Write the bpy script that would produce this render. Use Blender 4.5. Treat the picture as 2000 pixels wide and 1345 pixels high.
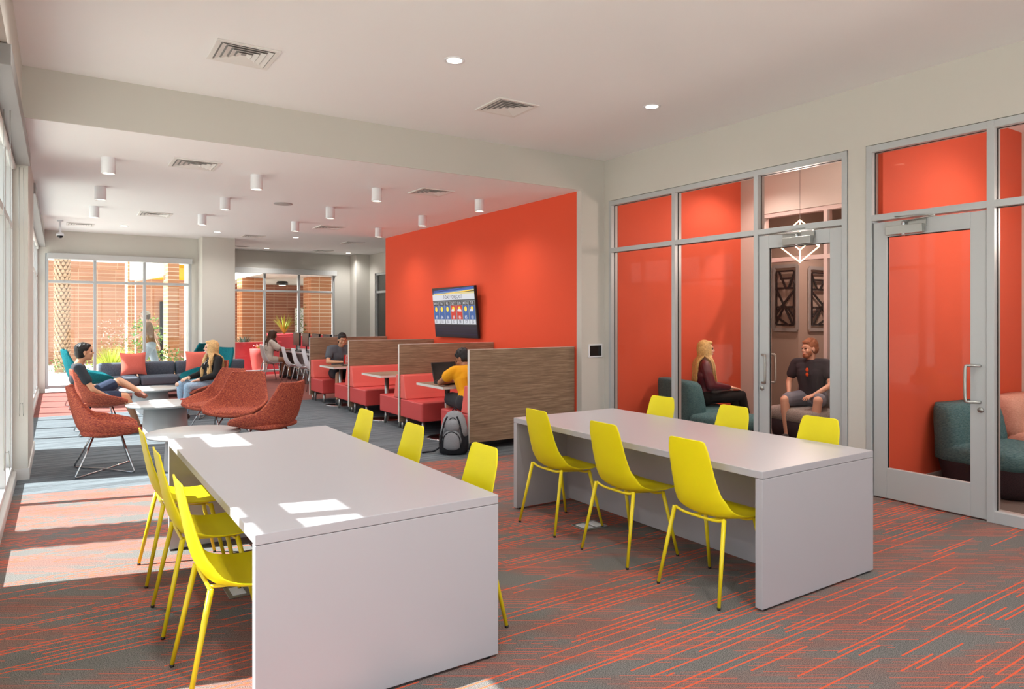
import bpy, bmesh, math, random
from mathutils import Vector, Matrix, Euler
random.seed(7)
PI = math.pi
S = bpy.context.scene
C = S.collection
for o in list(bpy.data.objects): bpy.data.objects.remove(o)

# ---------------------------------------------------------------- camera, world, sun, exposure
cam = bpy.data.cameras.new('camera'); co = bpy.data.objects.new('camera', cam); C.objects.link(co)
co.location = (0, 0, 1.56); co.rotation_euler = (PI/2, 0, -math.atan(885/1345.))
cam.sensor_width = 36; cam.lens = 36*1345/2000.; cam.shift_y = -51.5/2000; cam.clip_start = .05; cam.clip_end = 300
S.camera = co
S.view_settings.view_transform = 'Standard'; S.view_settings.look = 'None'
S.view_settings.gamma = 1; S.view_settings.use_curve_mapping = False
S.view_settings.exposure = 0.5
W = bpy.data.worlds.new('sky'); S.world = W; W.use_nodes = True
nt = W.node_tree; bg = nt.nodes['Background']
sky = nt.nodes.new('ShaderNodeTexSky'); sky.sky_type = 'NISHITA'; sky.sun_disc = False
sky.sun_elevation = math.radians(57); sky.sun_rotation = math.radians(285); sky.air_density = 1.0; sky.dust_density = 1.5
mx = nt.nodes.new('ShaderNodeMix'); mx.data_type = 'RGBA'; mx.inputs[0].default_value = .75
mul = nt.nodes.new('ShaderNodeVectorMath'); mul.operation = 'SCALE'; mul.inputs[3].default_value = .20
nt.links.new(sky.outputs[0], mul.inputs[0]); nt.links.new(mul.outputs[0], mx.inputs[6])
mx.inputs[7].default_value = (.95, .97, 1.0, 1)
nt.links.new(mx.outputs[2], bg.inputs[0]); bg.inputs[1].default_value = 1.8
sun = bpy.data.lights.new('sun', 'SUN'); sun.energy = 13; sun.angle = math.radians(.53); sun.color = (1, .965, .92)
so = bpy.data.objects.new('sun', sun); C.objects.link(so); so.location = (-20, 10, 30)
so.rotation_euler = Vector((1, -.27, -1.46)).to_track_quat('-Z', 'Y').to_euler()

# ---------------------------------------------------------------- materials
def lin(c): c /= 255.; return c/12.92 if c <= .04045 else ((c+.055)/1.055)**2.4
def rgb(r, g, b): return (lin(r), lin(g), lin(b), 1)
def newmat(name):
    m = bpy.data.materials.new(name); m.use_nodes = True
    return m, m.node_tree, m.node_tree.nodes['Principled BSDF']
def mat(name, c, rough=.5, metal=0, spec=.5, bump=0, bscale=200, var=0, emit=0):
    m, t, p = newmat(name)
    p.inputs['Base Color'].default_value = rgb(*c); p.inputs['Roughness'].default_value = rough
    p.inputs['Metallic'].default_value = metal; p.inputs['Specular IOR Level'].default_value = spec
    if bump or var:
        g = t.nodes.new('ShaderNodeNewGeometry') if bump else t.nodes.new('ShaderNodeTexCoord')
        n = t.nodes.new('ShaderNodeTexNoise'); n.inputs['Scale'].default_value = bscale
        t.links.new(g.outputs['Position' if bump else 'Object'], n.inputs['Vector'])
        if bump:
            b = t.nodes.new('ShaderNodeBump'); b.inputs['Strength'].default_value = bump; b.inputs['Distance'].default_value = .002
            t.links.new(n.outputs[0], b.inputs['Height']); t.links.new(b.outputs[0], p.inputs['Normal'])
        if var:
            r = t.nodes.new('ShaderNodeMix'); r.data_type = 'RGBA'
            r.inputs[6].default_value = rgb(*[max(0, v*(1-var)) for v in c]); r.inputs[7].default_value = rgb(*[min(255, v*(1+var)) for v in c])
            t.links.new(n.outputs[0], r.inputs[0]); t.links.new(r.outputs[2], p.inputs['Base Color'])
    if emit:
        p.inputs['Emission Color'].default_value = rgb(*c); p.inputs['Emission Strength'].default_value = emit
    return m
def math_node(t, op, a=None, b=None, c=None):
    n = t.nodes.new('ShaderNodeMath'); n.operation = op
    for i, v in enumerate((a, b, c)):
        if v is None: continue
        if isinstance(v, (int, float)): n.inputs[i].default_value = v
        else: t.links.new(v, n.inputs[i])
    return n.outputs[0]
def mixc(t, f, a, b):
    n = t.nodes.new('ShaderNodeMix'); n.data_type = 'RGBA'
    for i, v in ((0, f), (6, a), (7, b)):
        if isinstance(v, (int, float, tuple)): n.inputs[i].default_value = v
        else: t.links.new(v, n.inputs[i])
    return n.outputs[2]
def fabric(name, cols, sc=(60, 60, 400), rough=.95, s2=900):
    m, t, p = newmat(name); p.inputs['Roughness'].default_value = rough; p.inputs['Specular IOR Level'].default_value = .15
    tc = t.nodes.new('ShaderNodeTexCoord'); mp = t.nodes.new('ShaderNodeMapping'); mp.inputs['Scale'].default_value = sc
    t.links.new(tc.outputs['Object'], mp.inputs[0])
    n = t.nodes.new('ShaderNodeTexNoise'); n.inputs['Scale'].default_value = 1; n.inputs['Detail'].default_value = 3
    t.links.new(mp.outputs[0], n.inputs['Vector'])
    r = t.nodes.new('ShaderNodeValToRGB'); e = r.color_ramp.elements
    e[0].position = .36; e[0].color = rgb(*cols[0]); e[1].position = .64; e[1].color = rgb(*cols[-1])
    if len(cols) > 2: x = e.new(.5); x.color = rgb(*cols[1])
    t.links.new(n.outputs[0], r.inputs[0]); t.links.new(r.outputs[0], p.inputs['Base Color'])
    b = t.nodes.new('ShaderNodeBump'); b.inputs['Strength'].default_value = .35; b.inputs['Distance'].default_value = .002
    t.links.new(n.outputs[0], b.inputs['Height']); t.links.new(b.outputs[0], p.inputs['Normal'])
    return m
def wood(name, a, b, c, sc=(1.4, 1.4, 22)):
    m, t, p = newmat(name); p.inputs['Roughness'].default_value = .45
    tc = t.nodes.new('ShaderNodeTexCoord'); mp = t.nodes.new('ShaderNodeMapping'); mp.inputs['Scale'].default_value = sc
    t.links.new(tc.outputs['Object'], mp.inputs[0])
    n = t.nodes.new('ShaderNodeTexNoise'); n.inputs['Scale'].default_value = 2.2; n.inputs['Detail'].default_value = 8; n.inputs['Roughness'].default_value = .62; n.inputs['Distortion'].default_value = .5
    t.links.new(mp.outputs[0], n.inputs['Vector'])
    r = t.nodes.new('ShaderNodeValToRGB'); e = r.color_ramp.elements
    e[0].position = .3; e[0].color = rgb(*a); e[1].position = .7; e[1].color = rgb(*c); x = e.new(.5); x.color = rgb(*b)
    t.links.new(n.outputs[0], r.inputs[0]); t.links.new(r.outputs[0], p.inputs['Base Color'])
    return m
def glassmat(name, tint=(240, 245, 246), refl=1.0, base=.04):
    m = bpy.data.materials.new(name); m.use_nodes = True; t = m.node_tree
    for n in list(t.nodes): t.nodes.remove(n)
    o = t.nodes.new('ShaderNodeOutputMaterial'); tr = t.nodes.new('ShaderNodeBsdfTransparent'); gl = t.nodes.new('ShaderNodeBsdfGlossy')
    gl.inputs['Roughness'].default_value = .01; tr.inputs[0].default_value = rgb(*tint)
    f = t.nodes.new('ShaderNodeLayerWeight'); f.inputs[0].default_value = .5
    pw = math_node(t, 'POWER', f.outputs['Facing'], 5.0)
    fac = math_node(t, 'MULTIPLY_ADD', pw, .9*refl, base*refl)
    mx = t.nodes.new('ShaderNodeMixShader'); t.links.new(fac, mx.inputs[0]); t.links.new(tr.outputs[0], mx.inputs[1]); t.links.new(gl.outputs[0], mx.inputs[2])
    t.links.new(mx.outputs[0], o.inputs[0]); return m
def carpet():
    m, t, p = newmat('carpet'); p.inputs['Roughness'].default_value = .97; p.inputs['Specular IOR Level'].default_value = .1
    g = t.nodes.new('ShaderNodeNewGeometry'); sp = t.nodes.new('ShaderNodeSeparateXYZ'); t.links.new(g.outputs['Position'], sp.inputs[0])
    X, Y = sp.outputs[0], sp.outputs[1]
    def comb(a, b, c=0.0):
        n = t.nodes.new('ShaderNodeCombineXYZ')
        for i, v in enumerate((a, b, c)):
            if isinstance(v, (int, float)): n.inputs[i].default_value = v
            else: t.links.new(v, n.inputs[i])
        return n.outputs[0]
    def noise(vec, scale, detail=2.0):
        n = t.nodes.new('ShaderNodeTexNoise'); n.inputs['Scale'].default_value = scale; n.inputs['Detail'].default_value = detail
        t.links.new(vec, n.inputs['Vector']); return n.outputs[0]
    def white(v):
        n = t.nodes.new('ShaderNodeTexWhiteNoise'); n.noise_dimensions = '1D'; t.links.new(v, n.inputs['W']); return n.outputs[0]
    def lines(u, v, spacing, width, length, thr, soft=.03):
        q = math_node(t, 'DIVIDE', v, spacing); i = math_node(t, 'FLOOR', q); fr = math_node(t, 'FRACT', q)
        r = white(i)
        c = math_node(t, 'MULTIPLY_ADD', r, .4, .3)
        dist = math_node(t, 'ABSOLUTE', math_node(t, 'SUBTRACT', fr, c))
        ln = math_node(t, 'LESS_THAN', dist, width/spacing/2)
        nz = noise(comb(math_node(t, 'ADD', math_node(t, 'DIVIDE', u, length), math_node(t, 'MULTIPLY', r, 97.0)), math_node(t, 'MULTIPLY', i, 3.7)), 1.0, 0.0)
        on = math_node(t, 'GREATER_THAN', nz, thr)
        return math_node(t, 'MULTIPLY', ln, on)
    a = math.radians(-33)
    u2 = math_node(t, 'ADD', math_node(t, 'MULTIPLY', X, math.cos(a)), math_node(t, 'MULTIPLY', Y, math.sin(a)))
    v2 = math_node(t, 'SUBTRACT', math_node(t, 'MULTIPLY', Y, math.cos(a)), math_node(t, 'MULTIPLY', X, math.sin(a)))
    L1 = lines(X, Y, .036, .0088, .9, .50)
    bund = noise(comb(math_node(t, 'MULTIPLY', X, .22), math_node(t, 'MULTIPLY', Y, 3.2)), 1.0, 1.0)
    L1 = math_node(t, 'MULTIPLY', L1, math_node(t, 'GREATER_THAN', bund, .45))
    L2 = lines(u2, v2, .027, .0050, .22, .50)
    pat = noise(comb(math_node(t, 'MULTIPLY', u2, 1.3), math_node(t, 'MULTIPLY', v2, 4.0)), 1.0, 2.0)
    L2 = math_node(t, 'MULTIPLY', L2, math_node(t, 'GREATER_THAN', pat, .42))
    spk = noise(g.outputs['Position'], 260.0, 2.0); spk2 = noise(g.outputs['Position'], 90.0, 2.0)
    rr = t.nodes.new('ShaderNodeMapRange'); t.links.new(spk, rr.inputs[0]); rr.inputs[1].default_value = .35; rr.inputs[2].default_value = .65
    grey = mixc(t, rr.outputs[0], rgb(68, 68, 67), rgb(140, 136, 132))
    pk = mixc(t, rr.outputs[0], rgb(82, 66, 63), rgb(158, 124, 115))
    pm = t.nodes.new('ShaderNodeMapRange'); t.links.new(pat, pm.inputs[0]); pm.inputs[1].default_value = .42; pm.inputs[2].default_value = .6
    base = mixc(t, pm.outputs[0], grey, pk)
    org = mixc(t, spk2, rgb(208, 80, 52), rgb(232, 108, 76))
    c1 = mixc(t, math_node(t, 'MULTIPLY', L2, .7), base, org)
    c1 = mixc(t, L1, c1, org)
    # blue grey zone
    st = noise(comb(math_node(t, 'MULTIPLY', X, .8), math_node(t, 'MULTIPLY', Y, 22.0)), 1.0, 3.0)
    blue = mixc(t, rr.outputs[0], rgb(84, 92, 98), rgb(140, 148, 153))
    dark = mixc(t, rr.outputs[0], rgb(66, 72, 78), rgb(112, 116, 120))
    sm = t.nodes.new('ShaderNodeMapRange'); t.links.new(st, sm.inputs[0]); sm.inputs[1].default_value = .42; sm.inputs[2].default_value = .58
    c2 = mixc(t, sm.outputs[0], dark, blue)
    red = mixc(t, sm.outputs[0], rgb(138, 88, 84), rgb(172, 100, 90)); red = mixc(t, math_node(t, 'MULTIPLY', rr.outputs[0], .35), red, rgb(120, 104, 100))
    zone = math_node(t, 'GREATER_THAN', math_node(t, 'ADD', Y, math_node(t, 'MULTIPLY', X, .19)), 7.4)
    zone2 = math_node(t, 'GREATER_THAN', Y, 13.15)
    col = mixc(t, zone, c1, c2); col = mixc(t, zone2, col, red)
    out = math_node(t, 'GREATER_THAN', X, 6.0); plain = mixc(t, L1, grey, rgb(205, 200, 196))
    col = mixc(t, out, col, plain)
    t.links.new(col, p.inputs['Base Color'])
    b = t.nodes.new('ShaderNodeBump'); b.inputs['Strength'].default_value = .5; b.inputs['Distance'].default_value = .004
    t.links.new(spk, b.inputs['Height']); t.links.new(b.outputs[0], p.inputs['Normal'])
    return m
def brick(name, a=(188, 138, 110), b=(176, 126, 98), mo=(202, 168, 140), w=.6, h=.135):
    m, t, p = newmat(name); p.inputs['Roughness'].default_value = .9
    g = t.nodes.new('ShaderNodeNewGeometry'); sp = t.nodes.new('ShaderNodeSeparateXYZ'); t.links.new(g.outputs['Position'], sp.inputs[0])
    n = t.nodes.new('ShaderNodeCombineXYZ'); t.links.new(math_node(t, 'ADD', sp.outputs[0], sp.outputs[1]), n.inputs[0]); t.links.new(sp.outputs[2], n.inputs[1])
    k = t.nodes.new('ShaderNodeTexBrick'); t.links.new(n.outputs[0], k.inputs['Vector'])
    k.inputs['Scale'].default_value = 1; k.inputs['Brick Width'].default_value = w; k.inputs['Row Height'].default_value = h
    k.inputs['Mortar Size'].default_value = .012; k.offset = 0.0
    k.inputs['Color1'].default_value = rgb(*a); k.inputs['Color2'].default_value = rgb(*b); k.inputs['Mortar'].default_value = rgb(*mo)
    t.links.new(k.outputs[0], p.inputs['Base Color']); return m

M = {}
M['wall'] = mat('wall_paint', (206, 203, 195), .75, bump=.08, bscale=120)
M['ceil'] = mat('ceiling_paint', (240, 240, 240), .85)
M['orange'] = mat('orange_paint', (232, 86, 54), .7, spec=.3)
M['orange2'] = mat('orange_paint_glass_veil', (224, 98, 70), .75, spec=.3)  # office walls: orange paled in colour for the reflection in the glass before them
M['carpet'] = carpet()
M['alu'] = mat('anodised_aluminium', (186, 190, 191), .42, metal=.15)
M['aluw'] = mat('painted_frame', (196, 197, 196), .45)
M['dark'] = mat('dark_gasket', (30, 28, 27), .6)
M['bronze'] = mat('dark_reveal', (104, 92, 84), .5, metal=.2)
M['glass'] = glassmat('clear_glass')
M['glassr'] = glassmat('partition_glass', (250, 240, 236), .45, .015)
M['base'] = mat('white_baseboard', (214, 213, 210), .5)
M['shade'] = mat('shade_box', (150, 148, 146), .5, metal=.3)
M['lamw'] = mat('white_laminate', (178, 175, 179), .33, spec=.45)
M['lamedge'] = mat('laminate_edge', (232, 230, 232), .4)
M['yellow'] = mat('yellow_plastic', (243, 225, 20), .42, spec=.35)
M['yellowm'] = mat('yellow_steel', (236, 212, 28), .35)
M['cap'] = mat('black_glide', (40, 38, 30), .6)
M['tweed'] = fabric('red_tweed', [(112, 52, 58), (164, 80, 64), (204, 118, 84)], (60, 60, 330))
M['teal'] = fabric('teal_wool', [(16, 90, 100), (30, 124, 132)], (160, 160, 60))
M['sofa'] = fabric('grey_tweed', [(56, 61, 72), (92, 99, 112), (136, 142, 152)], (330, 330, 330))
M['pill'] = fabric('coral_cotton', [(226, 106, 92), (242, 130, 114)], (250, 250, 250))
M['chrome'] = mat('chrome', (200, 202, 204), .16, metal=1)
M['steel'] = mat('brushed_steel', (176, 176, 172), .32, metal=.9)
M['salmon'] = mat('coral_vinyl', (206, 74, 72), .48, bump=.15, bscale=60)
M['salmonl'] = mat('light_coral_vinyl', (234, 104, 94), .5, bump=.15, bscale=60)
M['wood'] = wood('walnut_laminate', (116, 92, 72), (144, 118, 94), (172, 146, 120))
M['wedge'] = mat('white_panel_edge', (226, 222, 216), .4)
M['tablegrey'] = mat('grey_coffee_table', (188, 190, 190), .3, spec=.5)
M['black'] = mat('black_plastic', (20, 20, 22), .35)
M['blackgl'] = mat('black_glossy', (12, 12, 14), .12)
M['white'] = mat('white_plastic', (232, 234, 238), .35)
M['vent'] = mat('vent_enamel', (228, 226, 222), .5)
M['ventd'] = mat('vent_throat', (150, 148, 146), .8)
M['lens'] = mat('lamp_lens', (255, 240, 214), .4, emit=9)
M['led'] = mat('warm_led', (255, 220, 170), .4, emit=7)
M['brick'] = brick('tan_brick'); M['brickd'] = brick('brown_brick', (150, 92, 68), (134, 78, 56), (176, 140, 118), .5, .11)
M['bricko'] = brick('orange_brick', (196, 136, 96), (182, 122, 84), (222, 192, 162), .5, .115)
M['gravel'] = mat('pale_gravel', (204, 196, 184), .95, bump=.8, bscale=40)
M['conc'] = mat('pale_concrete', (200, 202, 202), .85)
M['redwall'] = mat('red_stucco', (178, 44, 52), .75, var=.12, bscale=3)
M['redpot'] = mat('terracotta_red_glaze', (206, 78, 72), .6, var=.1, bscale=4)
M['trunk'] = mat('palm_bark', (150, 122, 100), .9, var=.3, bscale=12)
M['boot'] = mat('palm_leaf_base', (186, 158, 132), .85, var=.2, bscale=30)
M['leaf'] = mat('green_leaf', (92, 128, 58), .55, var=.3, bscale=6)
M['leafy'] = mat('yellow_green_leaf', (168, 178, 64), .55, var=.25, bscale=6)
M['leafb'] = mat('blue_green_leaf', (98, 132, 116), .6, var=.2, bscale=6)
M['pink'] = mat('pink_blossom', (230, 178, 170), .7, var=.1, bscale=20)
M['yellowp'] = mat('yellow_soffit', (246, 190, 20), .7)
M['grout'] = mat('outdoor_white', (224, 220, 214), .8)
M['tealu'] = fabric('teal_ribbed_wool', [(66, 106, 114), (98, 138, 144)], (50, 50, 260))
M['charu'] = fabric('charcoal_wool', [(44, 38, 44), (62, 54, 60)], (200, 200, 200))
M['pinku'] = fabric('blush_wool', [(206, 160, 144), (226, 186, 170)], (60, 60, 260))
M['greyu'] = fabric('pale_grey_wool', [(136, 132, 130), (176, 172, 168)], (60, 60, 260))
M['lattice'] = mat('black_lattice_film', (40, 34, 34), .6)
M['beige'] = mat('beige_inner_wall', (196, 182, 170), .8)
SKIN = {'a': mat('skin_tan', (206, 152, 118), .5), 'b': mat('skin_light', (230, 182, 156), .5), 'c': mat('skin_brown', (168, 112, 82), .5)}

# ---------------------------------------------------------------- mesh helpers
class MB:
    def __init__(s): s.v = []; s.f = []; s.m = []; s.sm = []; s.T = Matrix.Identity(4)
    def add(s, vs, fs, mi=0, smooth=False):
        n = len(s.v)
        for v in vs: s.v.append(tuple(s.T @ Vector(v)))
        for f in fs: s.f.append(tuple(i+n for i in f)); s.m.append(mi); s.sm.append(smooth)
    def box(s, x0, y0, z0, x1, y1, z1, mi=0):
        if x0 > x1: x0, x1 = x1, x0
        if y0 > y1: y0, y1 = y1, y0
        if z0 > z1: z0, z1 = z1, z0
        s.add([(x0,y0,z0),(x1,y0,z0),(x1,y1,z0),(x0,y1,z0),(x0,y0,z1),(x1,y0,z1),(x1,y1,z1),(x0,y1,z1)],
              [(0,3,2,1),(4,5,6,7),(0,1,5,4),(1,2,6,5),(2,3,7,6),(3,0,4,7)], mi); return s
    def loft(s, rings, mi=0, smooth=True, caps=True, closed=True):
        n = len(rings[0]); vs = [p for r in rings for p in r]; fs = []
        for i in range(len(rings)-1):
            for j in range(n if closed else n-1):
                k = (j+1) % n; fs.append((i*n+j, i*n+k, (i+1)*n+k, (i+1)*n+j))
        if caps and closed:
            fs.append(tuple(range(n-1, -1, -1))); fs.append(tuple((len(rings)-1)*n+j for j in range(n)))
        s.add(vs, fs, mi, smooth); return s
    def tube(s, pts, r, n=8, mi=0, closed=False, caps=True):
        pts = [Vector(p) for p in pts]; L = len(pts); rs = r if isinstance(r, (list, tuple)) else [r]*L
        rings = []; up = None
        for i, p in enumerate(pts):
            a = pts[(i-1) % L] if (i or closed) else p; b = pts[(i+1) % L] if (i < L-1 or closed) else p
            d = (b-a).normalized() if (b-a).length > 1e-9 else Vector((0,0,1))
            if up is None: up = Vector((0,0,1)) if abs(d.z) < .9 else Vector((1,0,0))
            x = up.cross(d)
            if x.length < 1e-6: x = Vector((1,0,0)).cross(d)
            x.normalize(); y = d.cross(x).normalized(); up = y
            rings.append([tuple(p + x*math.cos(2*PI*k/n)*rs[i] + y*math.sin(2*PI*k/n)*rs[i]) for k in range(n)])
        if closed: rings.append(rings[0])
        s.loft(rings, mi, True, caps and not closed); return s
    def rev(s, prof, c=(0,0,0), n=24, mi=0, smooth=True, caps=True):
        s.loft([[(c[0]+r*math.cos(2*PI*k/n), c[1]+r*math.sin(2*PI*k/n), c[2]+z) for k in range(n)] for r, z in prof], mi, smooth, caps); return s
    def ell(s, c, r, n=14, m=8, mi=0, rot=None):
        R = rot or Matrix.Identity(3); rings = []
        for i in range(m+1):
            t = PI*i/m; t = min(max(t, .02), PI-.02)
            rings.append([tuple(Vector(c)+R @ Vector((r[0]*math.sin(t)*math.cos(2*PI*k/n), r[1]*math.sin(t)*math.sin(2*PI*k/n), -r[2]*math.cos(t)))) for k in range(n)])
        s.loft(rings, mi); return s
    def cap(s, a, b, ra, rb, n=12, mi=0):          # capsule with two radii
        a = Vector(a); b = Vector(b); d = b-a; L = d.length
        if L < 1e-6: return s.ell(a, (ra,)*3)
        q = d.to_track_quat('Z', 'Y').to_matrix(); rings = []
        for t in (-.98, -.8, -.5, 0): rings.append((ra*math.sqrt(1-t*t), t*ra))
        for t in (0, .5, .8, .98): rings.append((rb*math.sqrt(1-t*t), L+t*rb))
        s.loft([[tuple(a+q @ Vector((r*math.cos(2*PI*k/n), r*math.sin(2*PI*k/n), z))) for k in range(n)] for r, z in rings], mi); return s
    def build(s, name, mats, parent=None, bevel=0, sub=0, solid=0):
        me = bpy.data.meshes.new(name); me.from_pydata(s.v, [], s.f)
        for m in (mats if isinstance(mats, (list, tuple)) else [mats]): me.materials.append(m)
        me.polygons.foreach_set('material_index', s.m); me.polygons.foreach_set('use_smooth', s.sm); me.update()
        bm = bmesh.new(); bm.from_mesh(me); bmesh.ops.recalc_face_normals(bm, faces=bm.faces); bm.to_mesh(me); bm.free()
        o = bpy.data.objects.new(name, me); C.objects.link(o)
        if parent: o.parent = parent
        if solid: q = o.modifiers.new('solid', 'SOLIDIFY'); q.thickness = solid; q.offset = 0
        if bevel:
            b = o.modifiers.new('bevel', 'BEVEL'); b.width = bevel; b.segments = 2; b.limit_method = 'ANGLE'; b.angle_limit = math.radians(40)
        if sub: q = o.modifiers.new('sub', 'SUBSURF'); q.levels = sub; q.render_levels = sub
        return o
def empty(name, loc=(0,0,0), rz=0):
    o = bpy.data.objects.new(name, None); C.objects.link(o); o.location = loc; o.rotation_euler = (0, 0, rz); o.empty_display_size = .1
    return o
def tag(o, label=None, cat=None, group=None, kind=None):
    if label: o['label'] = label
    if cat: o['category'] = cat
    if group: o['group'] = group
    if kind: o['kind'] = kind
    return o
def thing(name, label, cat, loc=(0,0,0), rz=0, group=None): return tag(empty(name, loc, rz), label, cat, group)
def struct(o): o['kind'] = 'structure'; return o
KIDS = {}
def copy_tree(o, parent=None):
    c = o.copy(); C.objects.link(c); c.parent = parent
    for ch in [x for x in list(bpy.data.objects) if x.parent == o]: copy_tree(ch, c)
    return c
def again(o, loc, rz, label=None):
    c = copy_tree(o); c.location = loc; c.rotation_euler = (0, 0, rz)
    if label: c['label'] = label
    return c
def rrect(x0, y0, x1, y1, r, n=5):
    out = []
    for cx, cy, a0 in ((x1-r, y1-r, 0), (x0+r, y1-r, PI/2), (x0+r, y0+r, PI), (x1-r, y0+r, 1.5*PI)):
        for i in range(n+1): a = a0+PI/2*i/n; out.append((cx+r*math.cos(a), cy+r*math.sin(a)))
    return out
def smoothpts(pts, k=4):
    pts = [Vector(p) for p in pts]; out = []
    for i in range(len(pts)-1):
        p0 = pts[max(i-1, 0)]; p1 = pts[i]; p2 = pts[i+1]; p3 = pts[min(i+2, len(pts)-1)]
        for j in range(k):
            t = j/k; out.append(.5*((2*p1)+(p2-p0)*t+(2*p0-5*p1+4*p2-p3)*t*t+(3*p1-p0-3*p2+p3)*t**3))
    out.append(pts[-1]); return out
def text_into(mb, s, size, origin, xdir, ydir, mi, align='CENTER', sx=1.0, lift=0.0):
    cu = bpy.data.curves.new('t', 'FONT'); cu.body = s; cu.size = size; cu.align_x = align; cu.align_y = 'CENTER'; cu.resolution_u = 2; cu.offset = size*.007
    o = bpy.data.objects.new('t', cu); C.objects.link(o); dg = bpy.context.evaluated_depsgraph_get(); dg.update()
    me = o.evaluated_get(dg).to_mesh(); X = Vector(xdir); Y = Vector(ydir); N = X.cross(Y)
    mb.add([tuple(Vector(origin)+X*v.co.x*sx+Y*v.co.y+N*lift) for v in me.vertices], [tuple(p.vertices) for p in me.polygons], mi)
    o.evaluated_get(dg).to_mesh_clear(); bpy.data.objects.remove(o); bpy.data.curves.remove(cu)
def light(kind, name, loc, energy, parent=None, color=(1, .965, .92), size=.1, spot=120, blend=.6, rot=(0,0,0)):
    l = bpy.data.lights.new(name, kind); l.energy = energy; l.color = color
    if kind == 'SPOT': l.spot_size = math.radians(spot); l.spot_blend = blend; l.shadow_soft_size = size
    elif kind == 'AREA': l.shape = 'DISK'; l.size = size
    else: l.shadow_soft_size = size
    o = bpy.data.objects.new(name, l); C.objects.link(o); o.location = loc; o.rotation_euler = rot
    if parent: o.parent = parent
    return o

# ================================================================ STRUCTURE
YB = 6.85
b = MB(); b.box(-.55, -3.2, -.1, 12.2, 17.45, 0); b.box(3.3, 17.45, -.1, 7.75, 19.65, 0); struct(b.build('floor', M['carpet']))
b = MB(); b.box(-.55, -3.2, 3.61, 12.2, YB+.015, 3.95); b.box(-.55, YB+.015, 3.19, 5.95, 13.16, 3.95); b.box(-.55, 13.16, 3.40, 7.75, 19.65, 3.95); b.box(5.95, YB+.015, 3.61, 12.2, 13.16, 3.95)
struct(b.build('ceiling', M['ceil']))
b = MB(); b.box(-.25, YB, 3.19, 5.95, YB+.015, 3.61); struct(b.build('wall_beam', M['wall']))
b = MB(); b.box(5.57, YB, 0, 5.95, YB+.1, 3.19); struct(b.build('wall_pier', M['wall']))
b = MB(); b.box(5.57, YB+.1, 0, 5.95, 13.16, 3.19); struct(b.build('wall_accent', M['orange']))
# left wall: header, columns
b = MB(); b.box(-.55, -3.2, 3.16, -.25, 17.35, 3.61); b.box(-.55, -3.2, 3.06, -.36, 17.35, 3.16); struct(b.build('wall_left', M['wall']))
for i, (y0, y1, xo) in enumerate(((8.15, 9.88, -1.9), (3.5, 4.93, -.6), (-3.2, -1.4, -.6))):
    xi = -.25 if i == 0 else -.36
    b = MB(); b.box(-.55, y0, 0, xi, y1, 3.16); b.box(xo, y0+.25, 0, -.55, y1, 3.9)
    struct(b.build('wall_column_%d' % (i+1), M['wall']))
    b = MB(); b.box(xi, y0-.012, 0, xi+.012, y1+.012, .11)
    if i == 0: b.box(-.36, y0-.012, 0, -.25, y0, .11)
    struct(b.build('baseboard_column_%d' % (i+1), M['base']))
def storefront_left(n, y0, y1, mull):
    b = MB(); b.box(-.56, y0, 0, -.338, y1, .08); b.box(-.56, y0, .08, -.34, y1, .09, 1)
    b2 = MB()
    for y in [y0+.03]+list(mull)+[y1-.03]: b2.box(-.50, y-.03, .09, -.37, y+.03, 3.06)
    b2.box(-.499, y0, 2.41, -.371, y1, 2.47); b2.box(-.499, y0, .091, -.371, y1, .15); b2.box(-.499, y0, 3.0, -.371, y1, 3.059)
    w = struct(b2.build('window_%d' % n, M['aluw'], bevel=.003)); b.build('sill', [M['aluw'], M['base']], w)
    g = MB(); g.box(-.452, y0+.03, .15, -.445, y1-.03, 3.0); g.build('pane', M['glass'], w)
storefront_left(1, 9.88, 17.35, [10.87, 11.85, 12.8, 13.7, 14.58, 15.55, 16.52])
storefront_left(2, 4.93, 8.15, [6.0, 7.1])
storefront_left(3, -1.4, 3.5, [-.4, .55, 1.45, 2.35, 3.2])
# far wall with window 4, pier, far wall with window 5
b = MB(); b.box(-.55, 17.35, 2.92, 2.70, 17.5, 3.4); b.box(2.56, 17.35, 0, 2.70, 17.5, 2.92); b.box(-.55, 17.35, 0, -.24, 17.5, 2.92); struct(b.build('wall_far', M['wall']))
b = MB(); b.box(2.70, 16.8, 0, 3.40, 19.5, 3.4); struct(b.build('wall_far_pier', M['wall']))
b = MB(); b.box(3.30, 19.5, 2.9, 7.75, 19.65, 3.4); b.box(6.68, 19.5, 0, 7.75, 19.65, 2.9); b.box(7.14, 19.0, 0, 7.55, 19.5, 3.4); struct(b.build('wall_far_recess', M['wall']))
b = MB(); b.box(7.55, 13.16, 2.84, 7.75, 19.5, 3.4); b.box(7.55, 13.16, 0, 7.75, 14.4, 2.84); b.box(7.55, 18.62, 0, 7.75, 19.5, 2.84); struct(b.build('wall_far_side', M['wall']))
b = MB(); b.box(5.95, 13.0, 0, 7.75, 13.16, 3.4); struct(b.build('wall_return', M['wall']))
def storefront_x(n, y, x0, x1, mull, ztop, ztr, z0=.08, mt=None, glass='glass'):
    b = MB(); mt = mt or M['alu']
    for x in [x0+.028]+list(mull)+[x1-.028]: b.box(x-.028, y+.01, z0, x+.028, y+.12, ztop)
    for z in (z0+.03, ztr, ztop-.030): b.box(x0+.002, y+.0112, z-.028, x1-.002, y+.119, z+.028)
    w = struct(b.build('window_%d' % n, mt, bevel=.003))
    g = MB(); g.box(x0+.03, y+.062, z0+.05, x1-.03, y+.068, ztop-.03); g.build('pane', M[glass], w)
    return w
storefront_x(4, 17.35, -.24, 2.56, [.65, 1.60], 2.92, 2.33)
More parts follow.
